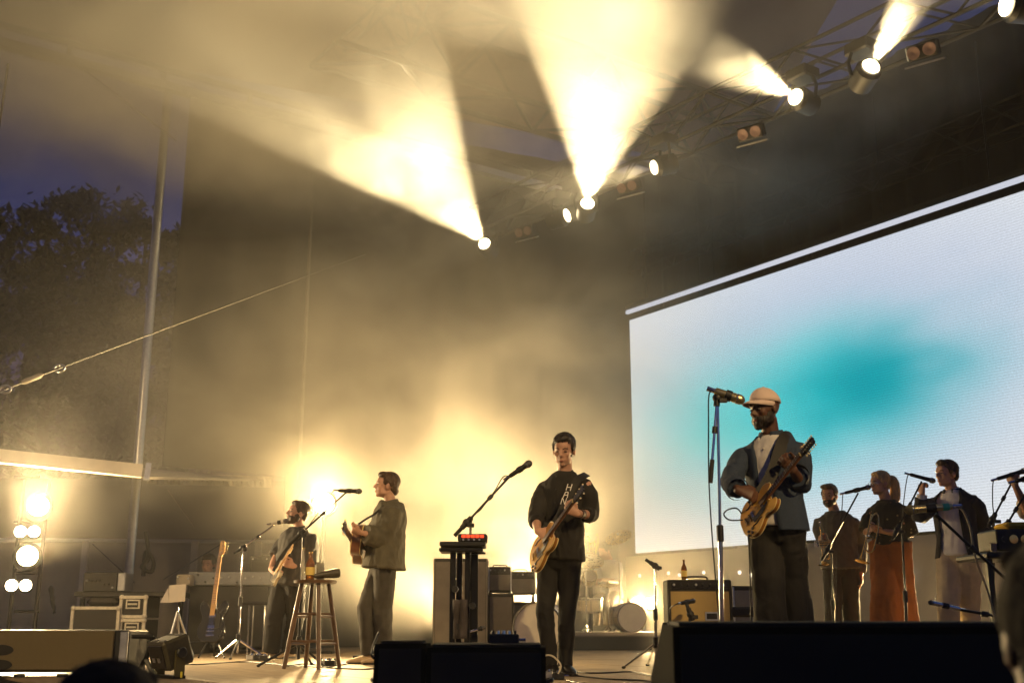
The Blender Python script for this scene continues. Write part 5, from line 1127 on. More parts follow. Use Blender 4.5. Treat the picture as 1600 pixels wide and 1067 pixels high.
fin('badge', MB().box((AT.x + .09, Ya - .014, .42), (.11, .006, .07), bev=.002), M_alu, T, smooth=False); fin('badge_panel', MB().box((AT.x + .09, Ya - .0165, .42), (.085, .006, .045)), M_pk, T, smooth=False)
bottle('brown beer bottle standing on the tan amplifier', AT + V((-.10, .0, 0)), .165, .024, M_amber, M_label)
mic_stand('tiny low stand holding the microphone at the tan amplifier', V((P(1080, 1030, 9.05).x, 9.05, 0)), P(1077, 960, 9.05), P(1082, 968, 9.05), P(1073, 944, 9.05), leg_r=.12)
mic('dark microphone aimed at the cloth front of the tan amplifier', P(1064, 942, 9.0), P(1085, 938, 9.2), M_micblack, .015, .02)
cable('cable drooping from the microphone at the tan amplifier', [P(1064, 942, 9.0), P(1054, 945, 9.02), P(1046, 955, 9.1), P(1046, 1000, 9.15)], .005)
amp('speaker_cabinet', 'pale edged speaker cabinet right of the tan amplifier', 1145, 1190, 915, 10.6, .3, mat('cab_grey', (.2, .19, .18), .8), False, edge=M_alu)
T = thing('padded_bench', 'low padded bench between the tan amplifier and the man in the cap', 'bench', V((P(1165, 950, 9.9).x, 9.9, 0))); bx = P(1165, 950, 9.9)
fin('cushion', MB().box(bx + V((0, .15, -.03)), (.36, .35, .085), bev=.02), M_tolex, T, smooth=False)
for i in (-1, 1):
    for j in (0, .3): fin('leg', MB().tube([bx + V((i * .15, j, -.07)), V((bx.x + i * .15, 9.9 + j, 0))], .012, 8), M_chrome, T)
M_cabedge = mat('cabinet_edge_grey', (.16, .14, .12), .6)
M_haze = mat('cabinet_grey_hazed', (.14, .12, .10), .7)  # lighter grey has the haze over the far cabinets mixed in
amp('speaker_cabinet', 'tall dark speaker cabinet behind the narrow black stand', 676, 762, 872, 13.6, .4, M_haze, False, edge=M_cabedge)
amp('rack_case', 'silver edged rack case with drawers left of the bass drum', 762, 800, 885, 13.9, .4, M_haze, True, 5, edge=M_alu, z0=.72, cat='rack'); amp('speaker_cabinet', 'dark cabinet under the silver edged rack case', 762, 803, 927, 13.75, .4, M_haze, False)
amp('rack_case', 'wide silver framed rack case above the bass drum', 788, 838, 892, 14.4, .4, M_haze, True, 6, edge=M_alu, z0=.7, cat='rack'); amp('speaker_cabinet', 'pale cabinet behind the bass drum', 800, 845, 940, 14.2, .4, M_haze, False, edge=M_alu)
amp('speaker_cabinet', 'dark amplifier left of the bearded man with the pale guitar', 386, 432, 868, 15.0, .45, M_grille, True, 6)
amp('speaker_cabinet', 'lower dark amplifier behind the microphone stand at left', 350, 392, 905, 15.2, .45, M_grille, True, 5)
# ---------------------------------------------------------------- drums
M_shell = mat('drum_shell_cream', (.55, .45, .30), .3, 0, .1, 8, coat=.4); M_head = mat('drum_head', (.72, .66, .55), .5, 0, .06, 10); M_cym = mat('cymbal_bronze', (.55, .40, .18), .28, 1., .15, 30)
def drum(label, c, ax, r, dep, lugs=8, tilt=None, head=None, group='drums of the kit'):
    c = V(c); ax = V(ax).normalized(); a, b_, _ = frame(ax); T = thing('drum', label, 'drum', c, group)
    fin('shell', MB().lathe([(-dep / 2, r * .985), (dep / 2, r * .985)], c, ax, 28), M_shell, T)
    for k in (-1, 1):
        fin('head', MB().lathe([(k * dep / 2, r * .96), (k * (dep / 2 + .004), r * .95), (k * (dep / 2 + .0045), .001)], c, ax, 28), head or M_head, T)
        h = k * dep / 2; fin('hoop', MB().lathe([(h - .012, r * .99), (h - .012, r * 1.04), (h + .014, r * 1.04), (h + .014, r * .97), (h - .012, r * .99)], c, ax, 28, cap=False), M_chrome, T)
    for i in range(lugs):
        t = 2 * math.pi * i / lugs; o = (a * math.cos(t) + b_ * math.sin(t)); fin('lug', MB().tube([c + o * (r * 1.03) - ax * (dep * .46), c + o * (r * 1.03) + ax * (dep * .46)], .006, 5), M_chrome, T)
    return T
def cymbal(label, c, r, ax, foot=True, hats=False):
    c = V(c); T = thing('cymbal_stand', label, 'cymbal', V((c.x, c.y, 0)), 'cymbals on stands'); ax = V(ax)
    fin('cymbal', MB().lathe([(-.012, r), (-.004, r * .6), (.004, r * .2), (.02, r * .13), (.026, .012), (.0245, .012), (.0, r * .2), (-.009, r * .6), (-.016, r)], c, ax, 30, cap=False), M_cym, T)
    if hats: fin('cymbal', MB().lathe([(-.03, r), (-.038, r * .6), (-.046, r * .2), (-.058, r * .13), (-.060, .01)], c, ax, 30), M_cym, T)
    fin('pole', MB().tube([V((c.x, c.y, .1)), c + V((0, 0, .05))], .011, 8), M_chrome, T); fin('wing_nut', MB().ell(c + ax * .04, (.014, .014, .02), 8, 6), M_chrome, T)
    for k in range(3): a = R(30 + 120 * k); fin('leg', MB().tube([V((c.x, c.y, .35)), V((c.x + .3 * math.cos(a), c.y + .3 * math.sin(a), .012))], .009, 6), M_chrome, T)
    return T
DR = V((P(950, 990, 17.3).x, 17.3, 0)); rz = .24
T = thing('drum_riser', 'low pale edged platform under the drummer', 'platform', DR); fin('deck', MB().box((DR.x + .1, 17.4, rz - .03), (3.2, 2.6, .06)), mat('riser_deck', (.16, .14, .12), .8), T, smooth=False); fin('skirt', MB().box((DR.x + .1, 17.4, (rz - .06) / 2), (3.1, 2.5, rz - .06)), M_fascia, T, smooth=False); fin('edge_strip', MB().box((DR.x + .1, 16.09, rz - .02), (3.2, .02, .04)), M_canvas, T, smooth=False)
drum('big pale bass drum seen behind the legs of the man in the buttoned shirt', V((P(846, 983, 13.4).x, 13.4, .31)), (-.25, -1, .0), .285, .4, 10)
drum('small bright faced bass drum at the right of the drum kit', V((P(984, 995, 16.3).x, 16.3, rz + .20)), (.1, -1, .0), .20, .36)
drum('cream snare drum on the left of the drummer', P(922, 945, 16.9), (0, -.1, 1), .175, .18)
drum('dark floor drum right of the drummer', P(976, 963, 16.8), (0, -.1, 1), .20, .22, head=M_pk)
drum('small tom drum beneath the tilted cymbal', P(921, 903, 16.6), (.1, -.8, .5), .10, .12)
cymbal('large tilted cymbal left of the drummer', P(915, 872, 16.5), .27, V((.15, -.5, .85)).normalized()); cymbal('small cymbal right of the drummer', P(966, 838, 16.8), .2, V((-.3, -.5, .8)).normalized()); cymbal('pair of hi hat cymbals in front of the drummer', P(950, 912, 16.7), .17, V((0, 0, 1)), hats=True)
T = thing('drum_throne', 'round drum stool under the drummer', 'stool', V((P(956, 940, 17.75).x, 17.75, rz))); tx = P(956, 940, 17.75)
fin('seat', MB().lathe([(-.09, .15), (-.07, .17), (-.02, .17), (0, .15)], V((tx.x, 17.75, P(956, 936, 17.75).z)), (0, 0, 1), 20), M_tolex, T); fin('post', MB().tube([V((tx.x, 17.75, rz)), V((tx.x, 17.75, P(956, 938, 17.75).z - .06))], .018, 8), M_chrome, T)
def flowers():
    c = P(922, 846, 17.0); T = thing('potted_plant', 'yellow green flowering plant behind the tilted cymbal', 'plant', V((c.x, 17.0, 0)))
    rr = random.Random(3); ml = mat('leaf_lime', (.30, .34, .05), .5, 0, .4, 6); b = MB()
    for i in range(110):
        p = c + V((rr.gauss(0, .10) - .08, rr.gauss(0, .10), rr.gauss(0, .08))); d = V((rr.uniform(-1, 1), rr.uniform(-1, 1), rr.uniform(-.3, 1))).normalized(); a, e, _ = frame(d); s_ = rr.uniform(.02, .045)
        b.add([p - a * s_ * .5, p + d * s_, p + a * s_ * .5, p - d * s_], [(0, 1, 2, 3)])
    fin('foliage', b, ml, T, smooth=False, kind='stuff')
    for i in range(9): q = c + V((rr.gauss(0, .06), rr.gauss(0, .05), rr.uniform(-.05, .1))); fin('stem', MB().tube([V((c.x, 17.0, c.z - .5)), q], .005, 5), ml, T)
    fin('pot', MB().lathe([(0, .07), (.2, .10), (.2, .09)], V((c.x, 17.0, c.z - .62)), (0, 0, 1), 14), M_shell, T); fin('pedestal', MB().lathe([(0, .16), (.03, .15), (.06, .03), (c.z - .64, .03)], (c.x, 17.0, .001), (0, 0, 1), 12), M_blackmetal, T)
flowers()
# ---------------------------------------------------------------- road cases and backstage kit on the left
M_case = mat('case_laminate', (.012, .011, .011), .55, 0, .2, 30, .1, 90); M_edge = mat('case_edge_alu', (.75, .70, .58), .45, .35, .15, 20)
def case(label, px0, px1, py0, py1, Y, dep=.55, latches=2, handle=False, group='flight cases'):
    x0, x1 = P(px0, (py0 + py1) / 2, Y).x, P(px1, (py0 + py1) / 2, Y).x; z1_, z0_ = P(px0, py0, Y).z, P(px0, py1, Y).z; cx, cz, w_, h_ = (x0 + x1) / 2, (z0_ + z1_) / 2, x1 - x0, z1_ - z0_
    T = thing('road_case', label, 'road case', V((cx, Y + dep / 2, z0_)), group); fin('panel', MB().box((cx, Y + dep / 2, cz), (w_ - .02, dep - .02, h_ - .02)), M_case, T, smooth=False)
    e = .038
    for sx_ in (-1, 1): fin('edge', MB().box((cx + sx_ * (w_ / 2 - e / 2), Y + .01, cz), (e, .03, h_ - 2 * e), bev=.004), M_edge, T, smooth=False)
    for sz_ in (-1, 1): fin('edge', MB().box((cx, Y + .01, cz + sz_ * (h_ / 2 - e / 2)), (w_ - 2 * e, .03, e), bev=.004), M_edge, T, smooth=False)
    for sx_ in (-1, 1):
        for sz_ in (-1, 1): fin('ball_corner', MB().ell((cx + sx_ * (w_ / 2 - .022), Y + .01, cz + sz_ * (h_ / 2 - .022)), (.034, .03, .034), 10, 7), M_edge, T)
    if latches:
        fin('valance', MB().box((cx, Y + .0, cz - h_ * .34), (w_ - 2 * e, .02, .03)), M_edge, T, smooth=False)
        for k in (-1, 1):
            l = fin('latch', MB().box((cx + k * w_ * .3, Y - .008, cz - h_ * .33), (.10, .02, .13), bev=.006), M_edge, T, smooth=False); fin('latch_dish', MB().box((cx + k * w_ * .3, Y - .02, cz - h_ * .33), (.06, .006, .06)), M_pk, l, smooth=False)
    if handle:
        hz = cz + h_ * .12; fin('handle_dish', MB().box((cx, Y - .004, hz), (.17, .014, .11), bev=.004), M_edge, T, smooth=False); fin('handle_recess', MB().box((cx, Y - .009, hz), (.13, .01, .075)), M_pk, T, smooth=False)
        fin('handle', MB().tube([V((cx - .055, Y - .02, hz)), V((cx + .055, Y - .02, hz))], .011, 8), M_edge, T)
    return T
Yc = 13.8
rx0, rx1 = P(80, 1000, Yc).x, P(300, 1000, Yc).x; rzt = P(150, 1003, Yc).z
T = thing('low_riser', 'low dark platform under the road cases', 'platform', V(((rx0 + rx1) / 2, Yc, 0))); fin('deck', MB().box(((rx0 + rx1) / 2, Yc + .5, rzt / 2 + .001), (rx1 - rx0, 1.3, rzt - .006)), M_fascia, T, smooth=False)
case('wide dark road case with bright metal edges and two latches', 109, 186, 947, 1002.5, Yc); case('upper of the two small handled cases stacked beside the wide road case', 186, 229, 930, 965.5, Yc + .05, handle=True, latches=0)
T = case('lower of the two small handled cases stacked beside the wide road case', 185, 226, 966, 1001.5, Yc + .05, handle=True, latches=0)
fin('paper_label', MB().box(P(205, 989, Yc + .03), (.06, .004, .08)), mat('label_orange', (.35, .13, .06), .7), T, smooth=False)
def gear(name, label, cat, px0, px1, py0, py1, Y, dep, m, extra=0, bev=.012):
    x0, x1 = P(px0, py0, Y).x, P(px1, py0, Y).x; z1_, z0_ = P(px0, py0, Y).z, P(px0, py1, Y).z; T = thing(name, label, cat, V(((x0 + x1) / 2, Y + dep / 2, z0_)))
    fin('housing', MB().box(((x0 + x1) / 2, Y + dep / 2, (z0_ + z1_) / 2), (x1 - x0, dep, z1_ - z0_), bev=bev), m, T, smooth=False); rr = random.Random(px0)
    for i in range(extra):
        x = x0 + (x1 - x0) * (.12 + .76 * i / max(1, extra - 1)); k = rr.choice((0, 1)); fin('knob' if k else 'indicator', MB().lathe([(0, .014), (.02, .011)], (x, Y - .001, z1_ - (z1_ - z0_) * rr.uniform(.2, .8)), (0, -1, 0), 8), M_alu if k else M_pk, T)
    return T, x0, x1, z0_, z1_
Yg = 13.9
gear('equipment_shelf', 'long dark shelf above the road cases', 'shelf', 116, 280, 924, 932, Yg, .5, M_black); 
for px in (120, 200, 276): o = P(px, 960, Yg + .45); fin('shelf_leg', MB().box((o.x, Yg + .6, (P(px, 932, Yg).z + .0) / 2), (.05, .05, P(px, 932, Yg).z)), M_blackmetal, bpy.data.objects['equipment_shelf'], smooth=False)
gear('equipment_rack', 'dark rack of gear on the shelf above the wide road case', 'rack', 131, 184, 894, 924, Yg + .02, .4, M_black, 7); gear('grey_box', 'pale grey box on the shelf right of the dark rack', 'box', 184, 196, 894, 923.5, Yg + .02, .3, M_alu); gear('equipment_bag', 'low dark bag filling the space under the shelf', 'bag', 134, 182, 933, 946.5, Yg - .02, .4, M_tolex, 0, .05)
gear('keyboard', 'long blue grey keyboard standing in front of the keyboard player', 'keyboard', 294, 424, 893, 914, 14.6, .35, mat('keyboard_bluegrey', (.24, .25, .27), .45), 9)
T, x0, x1, za, zb = gear('keyboard_cabinet', 'dark cabinet under the long blue grey keyboard', 'cabinet', 297, 420, 914.5, 1012, 14.65, .3, M_black)
for a, b_, l in ((270, 300, 'small pale box at the left end of the keyboard'),): gear('small_box', l, 'box', 276, 297, 897, 914, 14.4, .25, M_canvas, 2)
def music_stand():
    Y = 13.0; T = thing('music_stand', 'tripod music stand with white sheets left of the keyboard', 'music stand', V((P(278, 1005, Y).x, Y, 0))); t = P(278, 948, Y)
    fin('post', MB().tube([V((t.x, Y, .3)), t], .012, 8), M_chrome, T)
    for px in (266, 283, 297): fin('leg', MB().tube([t - V((0, 0, .05)), V((P(px, 1005, Y).x, Y + (px - 282) * .01, .012))], .013, 6), M_alu, T)
    S = thing('paper_sheet', 'white sheets of paper folded over the music stand', 'paper', P(278, 930, Y - .05), None); mp = mat('paper_white', (.75, .70, .60), .7, 0, .04)
    fin('page', MB().add([P(264, 914, Y - .06), P(291, 912, Y - .06), P(289, 939, Y - .1), P(264, 941, Y - .1), P(264, 914, Y - .054), P(291, 912, Y - .054), P(289, 939, Y - .094), P(264, 941, Y - .094)], [(0, 3, 2, 1), (4, 5, 6, 7), (0, 1, 5, 4), (1, 2, 6, 5), (2, 3, 7, 6), (3, 0, 4, 7)]), mp, S, smooth=False)
    fin('page', MB().add([P(263, 917, Y - .07), P(264, 941, Y - .12), P(250, 941, Y - .16), P(263, 917, Y - .064), P(264, 941, Y - .114), P(250, 941, Y - .154)], [(0, 2, 1), (3, 4, 5), (0, 1, 4, 3), (1, 2, 5, 4), (2, 0, 3, 5)]), mp, S, smooth=False)
music_stand()
T = thing('guitar_stand', 'low tripod stand under the black bass guitar', 'guitar stand', V((P(332, 1015, 12.7).x, 12.7, 0))); q = P(334, 985, 12.75)
fin('post', MB().tube([V((q.x, 12.75, .1)), P(338, 940, 12.78)], .011, 8), M_blackmetal, T)
for px, y_ in ((312, 12.4), (352, 12.4), (336, 13.1)): fin('leg', MB().tube([q, V((P(px, 1000, y_).x, y_, .012))], .012, 6), M_blackmetal, T)
T = thing('side_table', 'small chrome legged table left of the bearded man with the pale guitar', 'table', V((P(404, 1000, 13.6).x, 13.6, 0))); fin('top', MB().box(P(404, 943, 13.6), (.42, .3, .03), bev=.006), M_black, T, smooth=False)
for px, d_ in ((390, 0), (420, 0), (396, .25), (414, .25)): fin('leg', MB().tube([P(px, 945, 13.5 + d_), V((P(px, 945, 13.5 + d_).x, 13.5 + d_, 0))], .011, 6), M_chrome, T)
# rack and table at the right edge
gear('tape_echo_unit', 'black equipment box with round dials at the right edge', 'equipment box', 1556, 1640, 826, 860, 8.3, .35, M_black, 0); T = bpy.data.objects['tape_echo_unit']
for px, r_ in ((1569, .02), (1583, .033), (1600, .03)): fin('dial', MB().lathe([(0, r_), (.012, r_ * .95), (.0125, .001)], P(px, 842, 8.298), (0, -1, 0), 18), M_pk if px == 1569 else M_gold, T)
T, x0, x1, za, zb = gear('equipment_table', 'dark table under the equipment box at the right edge', 'table', 1542, 1650, 862, 872, 8.2, .6, M_black)
for px in (1547, 1640):
    for d_ in (.06, .54): x = P(px, 900, 8.2 + d_).x; fin('leg', MB().box((x, 8.2 + d_, za / 2), (.04, .04, za)), M_blackmetal, T, smooth=False)
gear('hand_towel', 'folded yellow towel on the equipment box at the right edge', 'towel', 1572, 1640, 815, 825.8, 8.35, .25, mat('towel_yellow', (.62, .38, .03), .9, 0, .25, 20, .5, 120), 0, .025)
T = thing('metal_cup', 'small silver cup on the table at the right edge', 'cup', P(1553, 861, 8.3)); fin('cup_wall', MB().lathe([(0, .022), (.06, .026), (.06, .023), (.004, .02)], P(1553, 861.5, 8.3), (0, 0, 1), 16), M_chrome, T)
# ---------------------------------------------------------------- lamps standing on the stage
def lamp_tower():
    Y = 13.2; T = thing('lamp_tower', 'upright frame of blazing warm lamps at the left edge of the stage', 'lamp tower', V((P(40, 1000, Y).x, Y, 0)))
    for px in (22, 62): x = P(px, 900, Y + .25).x; fin('rail', MB().tube([V((x, Y + .25, 0)), V((x, Y + .25, P(40, 745, Y).z))], .025, 8), M_blackmetal, T)
    for py in (745, 815, 895, 955): a, b_ = P(22, py, Y + .25), P(62, py, Y + .25); fin('crossbar', MB().tube([a, b_], .02, 6), M_blackmetal, T)
    fin('base', MB().box((P(40, 1000, Y).x, Y + .25, .03), (.7, .7, .05)), M_blackmetal, T, smooth=False)
    aim = V((.42, -1, .05)).normalized(); a, b_, _ = frame(aim)
    for px, py, r_, e, pw in ((60, 790, .115, 60, 420), (43, 868, .115, 60, 420)):
        c = P(px, py, Y); h = fin('lamp_head', MB().lathe([(-.28, .10), (-.25, .16), (-.03, .165), (0, .14), (.001, r_)], c - aim * .02, aim, 18), M_black, T); fin('lens', MB().lathe([(0, r_), (.02, r_ * .8), (.035, .01)], c - aim * .015, aim, 18), glow('lamp_glow_amber', (1, .72, .36), 45), h)
        lamp('lamp_light', c + aim * .06, c + aim, 165, pw * TW, (1, .72, .36), .9, .1)
    for px, py, pw in ((32, 830, 60), (53, 830, 60), (18, 914, 60), (40, 914, 60)):
        c = P(px, py, Y); h = fin('lamp_head', MB().lathe([(-.16, .06), (-.02, .085), (0, .08), (.001, .066)], c - aim * .01, aim, 16), M_black, T); fin('lens', MB().lathe([(0, .066), (.012, .05), (.018, .005)], c - aim * .008, aim, 16), glow('lamp_glow_pale', (1, .82, .55), 26), h)
    return T
TW = 2.8
lamp_tower()
def floor_blinder(label, px, py, Y, aim, power, n=1, r_=.11, e=50, col=(1, .69, .30), cone=160, group='lit lamps on the stage floor'):
    c = P(px, py, Y); aim = V(aim).normalized(); a, b_, _ = frame(aim); T = thing('floor_lamp', label, 'floor lamp', V((c.x, Y, 0)), group)
    for k in range(n):
        p = c + a * ((k - (n - 1) / 2) * r_ * 2.5); h = fin('lamp_head', MB().lathe([(-.2, r_ * .8), (-.03, r_ * 1.35), (0, r_ * 1.25), (.001, r_)], p - aim * .02, aim, 18), M_black, T); fin('lens', MB().lathe([(0, r_), (.015, r_ * .8), (.025, .01)], p - aim * .016, aim, 18), glow('lamp_glow', col, e), h)
    fin('stand', MB().tube([V((c.x, Y + .05, 0)), V((c.x, Y + .05, max(.1, c.z - r_ * 1.3)))], .03, 8), M_blackmetal, T); fin('base', MB().box((c.x, Y + .05, .015), (.4, .4, .03)), M_blackmetal, T, smooth=False)
    if power: lamp('lamp_light', c + aim * .06, c + aim, cone, power, col, .9, .1)
    return T
FP = 2.25
floor_blinder('blazing lamp on a stand right behind the bearded man with the pale guitar', 506, 786, 14.4, (.12, -1, .05), 620 * FP, r_=.13, cone=120)
floor_blinder('added unseen lamp brightening the smoke behind the tall cabinet by the narrow black stand', 742, 966, 15.0, (-.35, -.75, .5), 2700 * FP, 1, .10, 30, cone=92, col=(1, .70, .32))  # extra unseen lamp, put in to brighten the smoke behind the band
floor_blinder('added unseen lamp brightening the smoke behind the rack cases left of the bass drum', 842, 965, 15.4, (-.1, -.5, .75), 3600 * FP, 1, .10, 30, cone=100, col=(1, .70, .32))  # second added lamp, lifts the smoke around the drums
floor_blinder('added unseen lamp lighting the smoke behind the singer in the olive jacket', 585, 960, 12.6, (-.15, 1, .6), 900 * FP, 1, .10, 30, cone=64)  # also added out of sight, lights the smoke bank from the front
floor_blinder('twin bright lamps beside the drum kit', 1006, 942, 18.0, (.05, -1, .0), 250 * FP, 2, .09)
floor_blinder('lit lamp on the floor glimpsed between the blonde woman and the man in the blazer', 1474, 936, 13.6, (-.25, -1, .1), 130 * FP, 1, .07, 20)
floor_blinder('hidden lit lamp behind the cream trousers of the man in the blazer', 1512, 930, 13.4, (-.4, -1, .25), 500 * FP, 1, .08, 20)
floor_blinder('lit lamp on the floor behind the man in the cap', 1225, 940, 15.2, (-.2, -1, .2), 300 * FP, 1, .07, 20)
# small lights on the foot of the screen wall
for i, px in enumerate((943, 1000, 1045, 1062, 1100, 1156, 1174, 1424)):
    t = (lambda x: (2.25 - (x - 800) / 1814 * 22) / (-(x - 800) / 1814 * .823 - .568))(px); q = SP(t, 0, -.3); q = P(px, 893 + (px % 7), q.y)
    fin('wall_light', MB().lathe([(0, .035), (.02, .03), (.03, .01)], q, -W, 10), glow('small_light', (1, .9, .75), 1.6), label='tiny light below the screen, ' + ('leftmost of the row', 'above the twin lamps by the drums', 'left of the beer bottle', 'right of the beer bottle', 'over the tan amplifier', 'over the padded bench', 'left of the man in the cap', 'between blonde woman and blazer')[i], cat='small light', group='tiny lights below the screen', loc=q)
# ---------------------------------------------------------------- backstage on the left: awning, canvas walls, rail
M_white = mat('painted_white_beam', (.72, .66, .55), .5, 0, .12, 4)
T = thing('awning_beam', 'bright white awning beam at the left edge above the lamp tower', 'beam', P(0, 716, 15.2))
A, B = P(-120, 700, 12.3), P(222, 736, 13.1); d = (B - A).normalized(); fin('beam', MB().box((A + B) / 2, ((B - A).length, .12, .15), x=d), M_white, T, smooth=False); fin('end_plate', MB().box(B + d * .06, (.06, .16, .19), x=d), M_alu, T, smooth=False)
for f in (.12,): p = A.lerp(B, f); fin('post', MB().tube([V((p.x, p.y + .2, 0)), p + V((0, .2, 0))], .05, 8), M_alu, T)
aw = MB(); aw.add([A + V((0, .1, -.08)), B + V((0, .1, -.08)), B + V((.2, 5.5, .55)), A + V((0, 5.5, .55)), A + V((0, .1, -.05)), B + V((0, .1, -.05)), B + V((.2, 5.5, .58)), A + V((0, 5.5, .58))], [(0, 1, 2, 3), (7, 6, 5, 4), (0, 4, 5, 1), (1, 5, 6, 2), (2, 6, 7, 3), (3, 7, 4, 0)]); fin('roof_sheet', aw, M_canvas, T, smooth=False)
z = P(200, 846, 20.0).z
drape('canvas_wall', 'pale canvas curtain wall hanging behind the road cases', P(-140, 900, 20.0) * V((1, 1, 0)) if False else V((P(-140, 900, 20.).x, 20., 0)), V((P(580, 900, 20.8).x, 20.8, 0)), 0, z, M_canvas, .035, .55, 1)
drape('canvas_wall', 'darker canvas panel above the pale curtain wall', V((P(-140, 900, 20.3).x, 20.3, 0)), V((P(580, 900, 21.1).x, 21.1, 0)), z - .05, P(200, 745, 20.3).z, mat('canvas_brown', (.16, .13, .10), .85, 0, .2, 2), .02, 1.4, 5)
T = thing('curtain_rail', 'metal rail along the top of the pale curtain wall', 'rail', V((P(130, 842, 19.8).x, 19.8, z))); fin('tube', MB().tube([V((P(-140, 842, 19.8).x, 19.8, z + .03)), V((P(430, 842, 20.5).x, 20.5, z + .03))], .035, 8), M_alu, T)
for px in (128, 300, 400): x = P(px, 900, 19.85).x; fin('post', MB().box((x, 19.9, z / 2), (.11, .06, z)), M_white, T, smooth=False)
T = thing('foil_valance', 'crumpled shiny band along the top of the backstage canvas', 'valance', P(240, 742, 19.6)); vb = MB(); vs = []; n = 46; rr = random.Random(4)
for i in range(n + 1):
    a = P(232, 738, 19.6).lerp(P(425, 744, 20.4), i / n); o = V((0, rr.uniform(-.06, .06), 0)); vs += [a + V((0, 0, .0)), a + o + V((0, 0, -.1)), a + V((0, rr.uniform(-.03, .03), -.2))]
vb.add(vs, [f for i in range(n) for f in ((3 * i, 3 * i + 3, 3 * i + 4, 3 * i + 1), (3 * i + 1, 3 * i + 4, 3 * i + 5, 3 * i + 2))]); o = fin('band', vb, mat('foil', (.45, .40, .30), .35, .7, .2), T, smooth=False); k = o.modifiers.new('t', 'SOLIDIFY'); k.thickness = .01
for l, a, b_, y0, y1 in (('thin rope slanting over the pale curtain wall at left', (145, 850), (210, 910), 19.5, 19.2), ('thin rope slanting up behind the keyboard player', (255, 905), (345, 850), 19.2, 19.5), ('thin rope in front of the dark canvas panel', (262, 765), (305, 825), 19.2, 19.2)):
    fin('rope', MB().tube([P(*a, y0), P(*b_, y1)], .010, 5), M_cable if 'front' not in l else M_canvas, label=l, cat='rope', loc=P(*a, y0), group='ropes backstage')
cable('coil of dark cable hung on the steel mast', [P(228, 830, 15.7), P(232, 870, 15.7), P(222, 885, 15.7), P(236, 893, 15.7), P(240, 876, 15.7), P(228, 862, 15.7), P(224, 900, 15.7)], .03, group='')
# guy wire
T = thing('guy_wire', 'taut steel guy wire with turnbuckle crossing the left side', 'guy wire', P(5, 610, 9.0)); w0, w1, w2, w3 = P(-60, 640, 8.6), P(8, 608, 9.0), P(93, 575, 9.6), P(640, 372, 21.0)
fin('wire', MB().tube([w0, w1], .006, 6), M_wire, T); fin('wire', MB().tube([w2, w3], .006, 6), M_wire, T); fin('turnbuckle', MB().tube([w1.lerp(w2, .28), w1.lerp(w2, .34), w1.lerp(w2, .62), w1.lerp(w2, .68)], [.010, .022, .022, .010], 10), M_canvas, T)
fin('rod', MB().tube([w1, w2], .009, 6), M_wire, T)
for c in (w1, w2): fin('shackle', MB().tube([c + V((.045 * math.cos(t * .5236), 0, .030 * math.sin(t * .5236))) for t in range(13)], .011, 7), M_alu, T)
fin('rope', MB().tube([P(135, 112, 15.0), P(275, 220, 15.8)], .012, 5), M_cable, label='dark slanting rope under the roof edge at upper left', cat='rope', group='ropes under the roof', loc=P(135, 112, 15.0))
fin('rope', MB().tube([P(13, 100, 12.5), P(0, 190, 12.5), P(-12, 280, 12.5)], .014, 5), M_cable, label='dark rope hanging at the far left edge under the roof', cat='rope', group='ropes under the roof', loc=P(13, 100, 12.5))
# ---------------------------------------------------------------- trees beyond the stage
M_leaf = mat('tree_leaf', (.05, .055, .02), .6, 0, .4, .6); M_bark = mat('tree_bark', (.05, .035, .025), .9, 0, .3, 6)
def tree(label, px, py, Y, wd, seed, kind=0):
    rr = random.Random(seed); x = P(px, 900, Y).x; top = P(px, py, Y).z; T = thing('tree', label, 'tree', V((x, Y, -1.2)), 'trees behind the stage'); H = top + 1.2
    fin('trunk', MB().tube([V((x, Y, -1.2)), V((x + rr.uniform(-.3, .3), Y, H * .4)), V((x + rr.uniform(-.3, .3), Y, top - .6))], [.28, .2, .04], 8), M_bark, T)
    br = []
    for i in range(20):
        t = .28 + .70 * i / 20; h = -1.2 + H * t; a = rr.uniform(0, 6.28); L = wd * ((1 - t) ** .75 * 1.15 + .12) * rr.uniform(.7, 1.15); br.append((V((x, Y, h)), V((x + L * math.cos(a), Y + L * math.sin(a), h + L * (.1 if kind else .45)))))
    lm = MB()
    for p, q in br: lm.tube([p, q], [.05, .015], 5)
    fin('limb', lm, M_bark, T, kind='stuff'); b = MB(); vs = []; fs = []
    for i in range(5200):
        p, q = rr.choice(br); t = rr.random() ** .6; s_ = .22 + .34 * (1 - t) if not kind else .2
        c = p.lerp(q, t) + V((rr.gauss(0, s_), rr.gauss(0, s_), rr.gauss(0, s_ * .7))); d = V((rr.uniform(-1, 1), rr.uniform(-1, 1), rr.uniform(-1, .6))).normalized(); a, e, _ = frame(d); z_ = rr.uniform(.10, .24); k = len(vs)
        vs += [c - a * z_ * .4, c + d * z_, c + a * z_ * .4, c - d * z_]; fs.append((k, k + 1, k + 2, k + 3))
    b.add(vs, fs); fin('crown', b, M_leaf, T, smooth=False, kind='stuff')
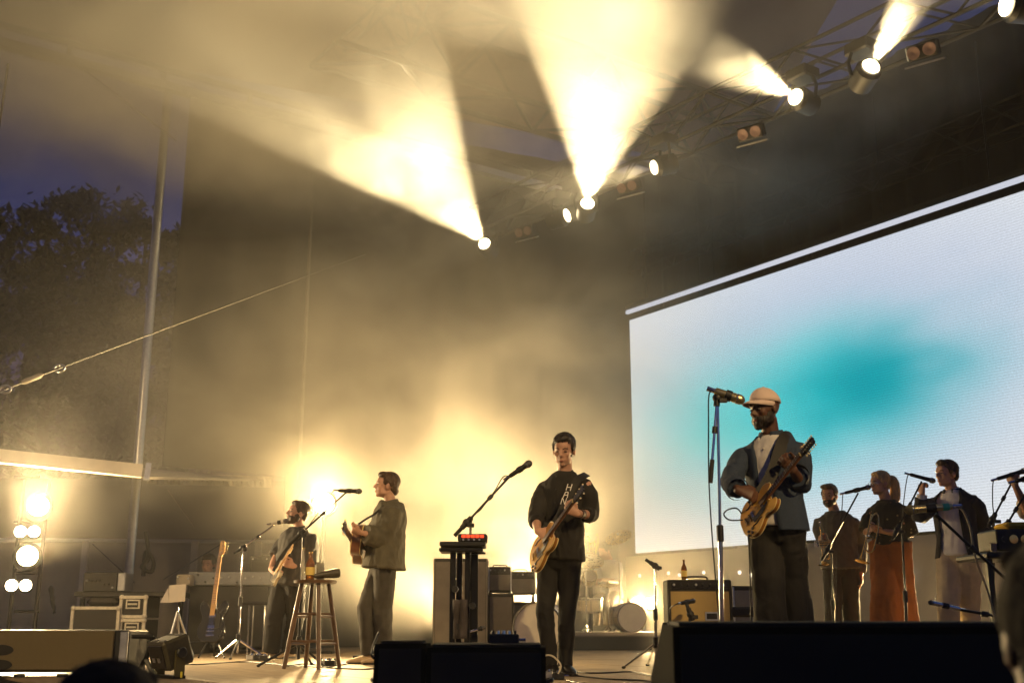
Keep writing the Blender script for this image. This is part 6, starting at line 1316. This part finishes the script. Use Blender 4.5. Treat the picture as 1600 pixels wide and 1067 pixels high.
for i, (px, py, w_, k, l) in enumerate(((12, 282, 2.2, 1, 'tall pointed tree at the far left edge'), (85, 296, 2.4, 0, 'round topped tree second from the left edge'), (138, 300, 2.2, 0, 'tree in the middle of the row seen left of the mast'), (196, 322, 2.0, 1, 'lower pointed tree just left of the mast'), (240, 338, 1.8, 1, 'slim tree half hidden by the mast'), (-50, 320, 2.5, 0, 'tree cut off by the left edge'), (50, 420, 3.2, 0, 'broad lower tree filling the gap at left'), (170, 440, 3.2, 0, 'broad lower tree behind the awning beam'))):
    tree(l, px, py, 36.0 + (i % 3) * 1.5 - (3 if i > 5 else 0), w_ * 1.1, i + 1, k)
# ---------------------------------------------------------------- smoke drifting over the stage (stuff; lit by the lamps above)
smoke(P(640, 740, 16.4), (6.2, 3.8, 5.2), .30, .5, .30, .70, 4, (0, 0, 0), label='pale smoke bank drifting behind the band')
smoke(P(880, 800, 16.8), (3.2, 2.6, 3.4), .16, .5, .28, .70, 3, (5, 0, 2), label='pale smoke over the drums and rack cases')
smoke(P(250, -30, 13.0), (7.4, 5.0, 3.1), .95, .7, .30, .62, 5, (4, 0, 3), label='smoke billowing in the wide beam at upper left')
smoke(P(610, 245, 16.0), (2.5, 2.2, 1.9), .34, 1.1, .36, .66, 4, (1, 2, 3), label='smoke low in the wide beam')
smoke(P(590, 215, 15.9), (2.3, .8, 1.5), 2.2, 1.5, .47, .63, 6, (1, 2, 3), label='bright curl of smoke low in the wide beam')
smoke(P(1020, 110, 15.2), (4.4, 3.2, 3.0), .40, .9, .34, .64, 5, (2, 3, 3), label='bright smoke in the two beams at the top centre')
smoke(P(960, 110, 16.0), (2.6, .8, 1.6), 1.3, 1.4, .46, .64, 6, (7, 2, 1), label='curls of smoke in the brightest beam')
smoke(P(1400, 20, 12.5), (2.0, 2.0, 1.6), .30, .9, .34, .66, 4, (6, 3, 3), label='wisp of smoke over the lamp at upper right')
smoke(P(1060, 270, 17.5), (2.6, 2.0, 1.3), .10, .8, .36, .66, 4, (2, 5, 1), label='thin smoke under the lighting truss')
smoke(P(130, 590, 13.4), (4.4, 2.4, 2.3), .13, .5, .36, .68, 3, (8, 1, 0), label='thin smoke over the lamp tower at left')
smoke(P(715, 335, 18.6), (1.7, 1.7, 1.3), .11, .9, .2, .66, 4, (1, 6, 3), label='thin smoke at the mouth of the farthest lamp')
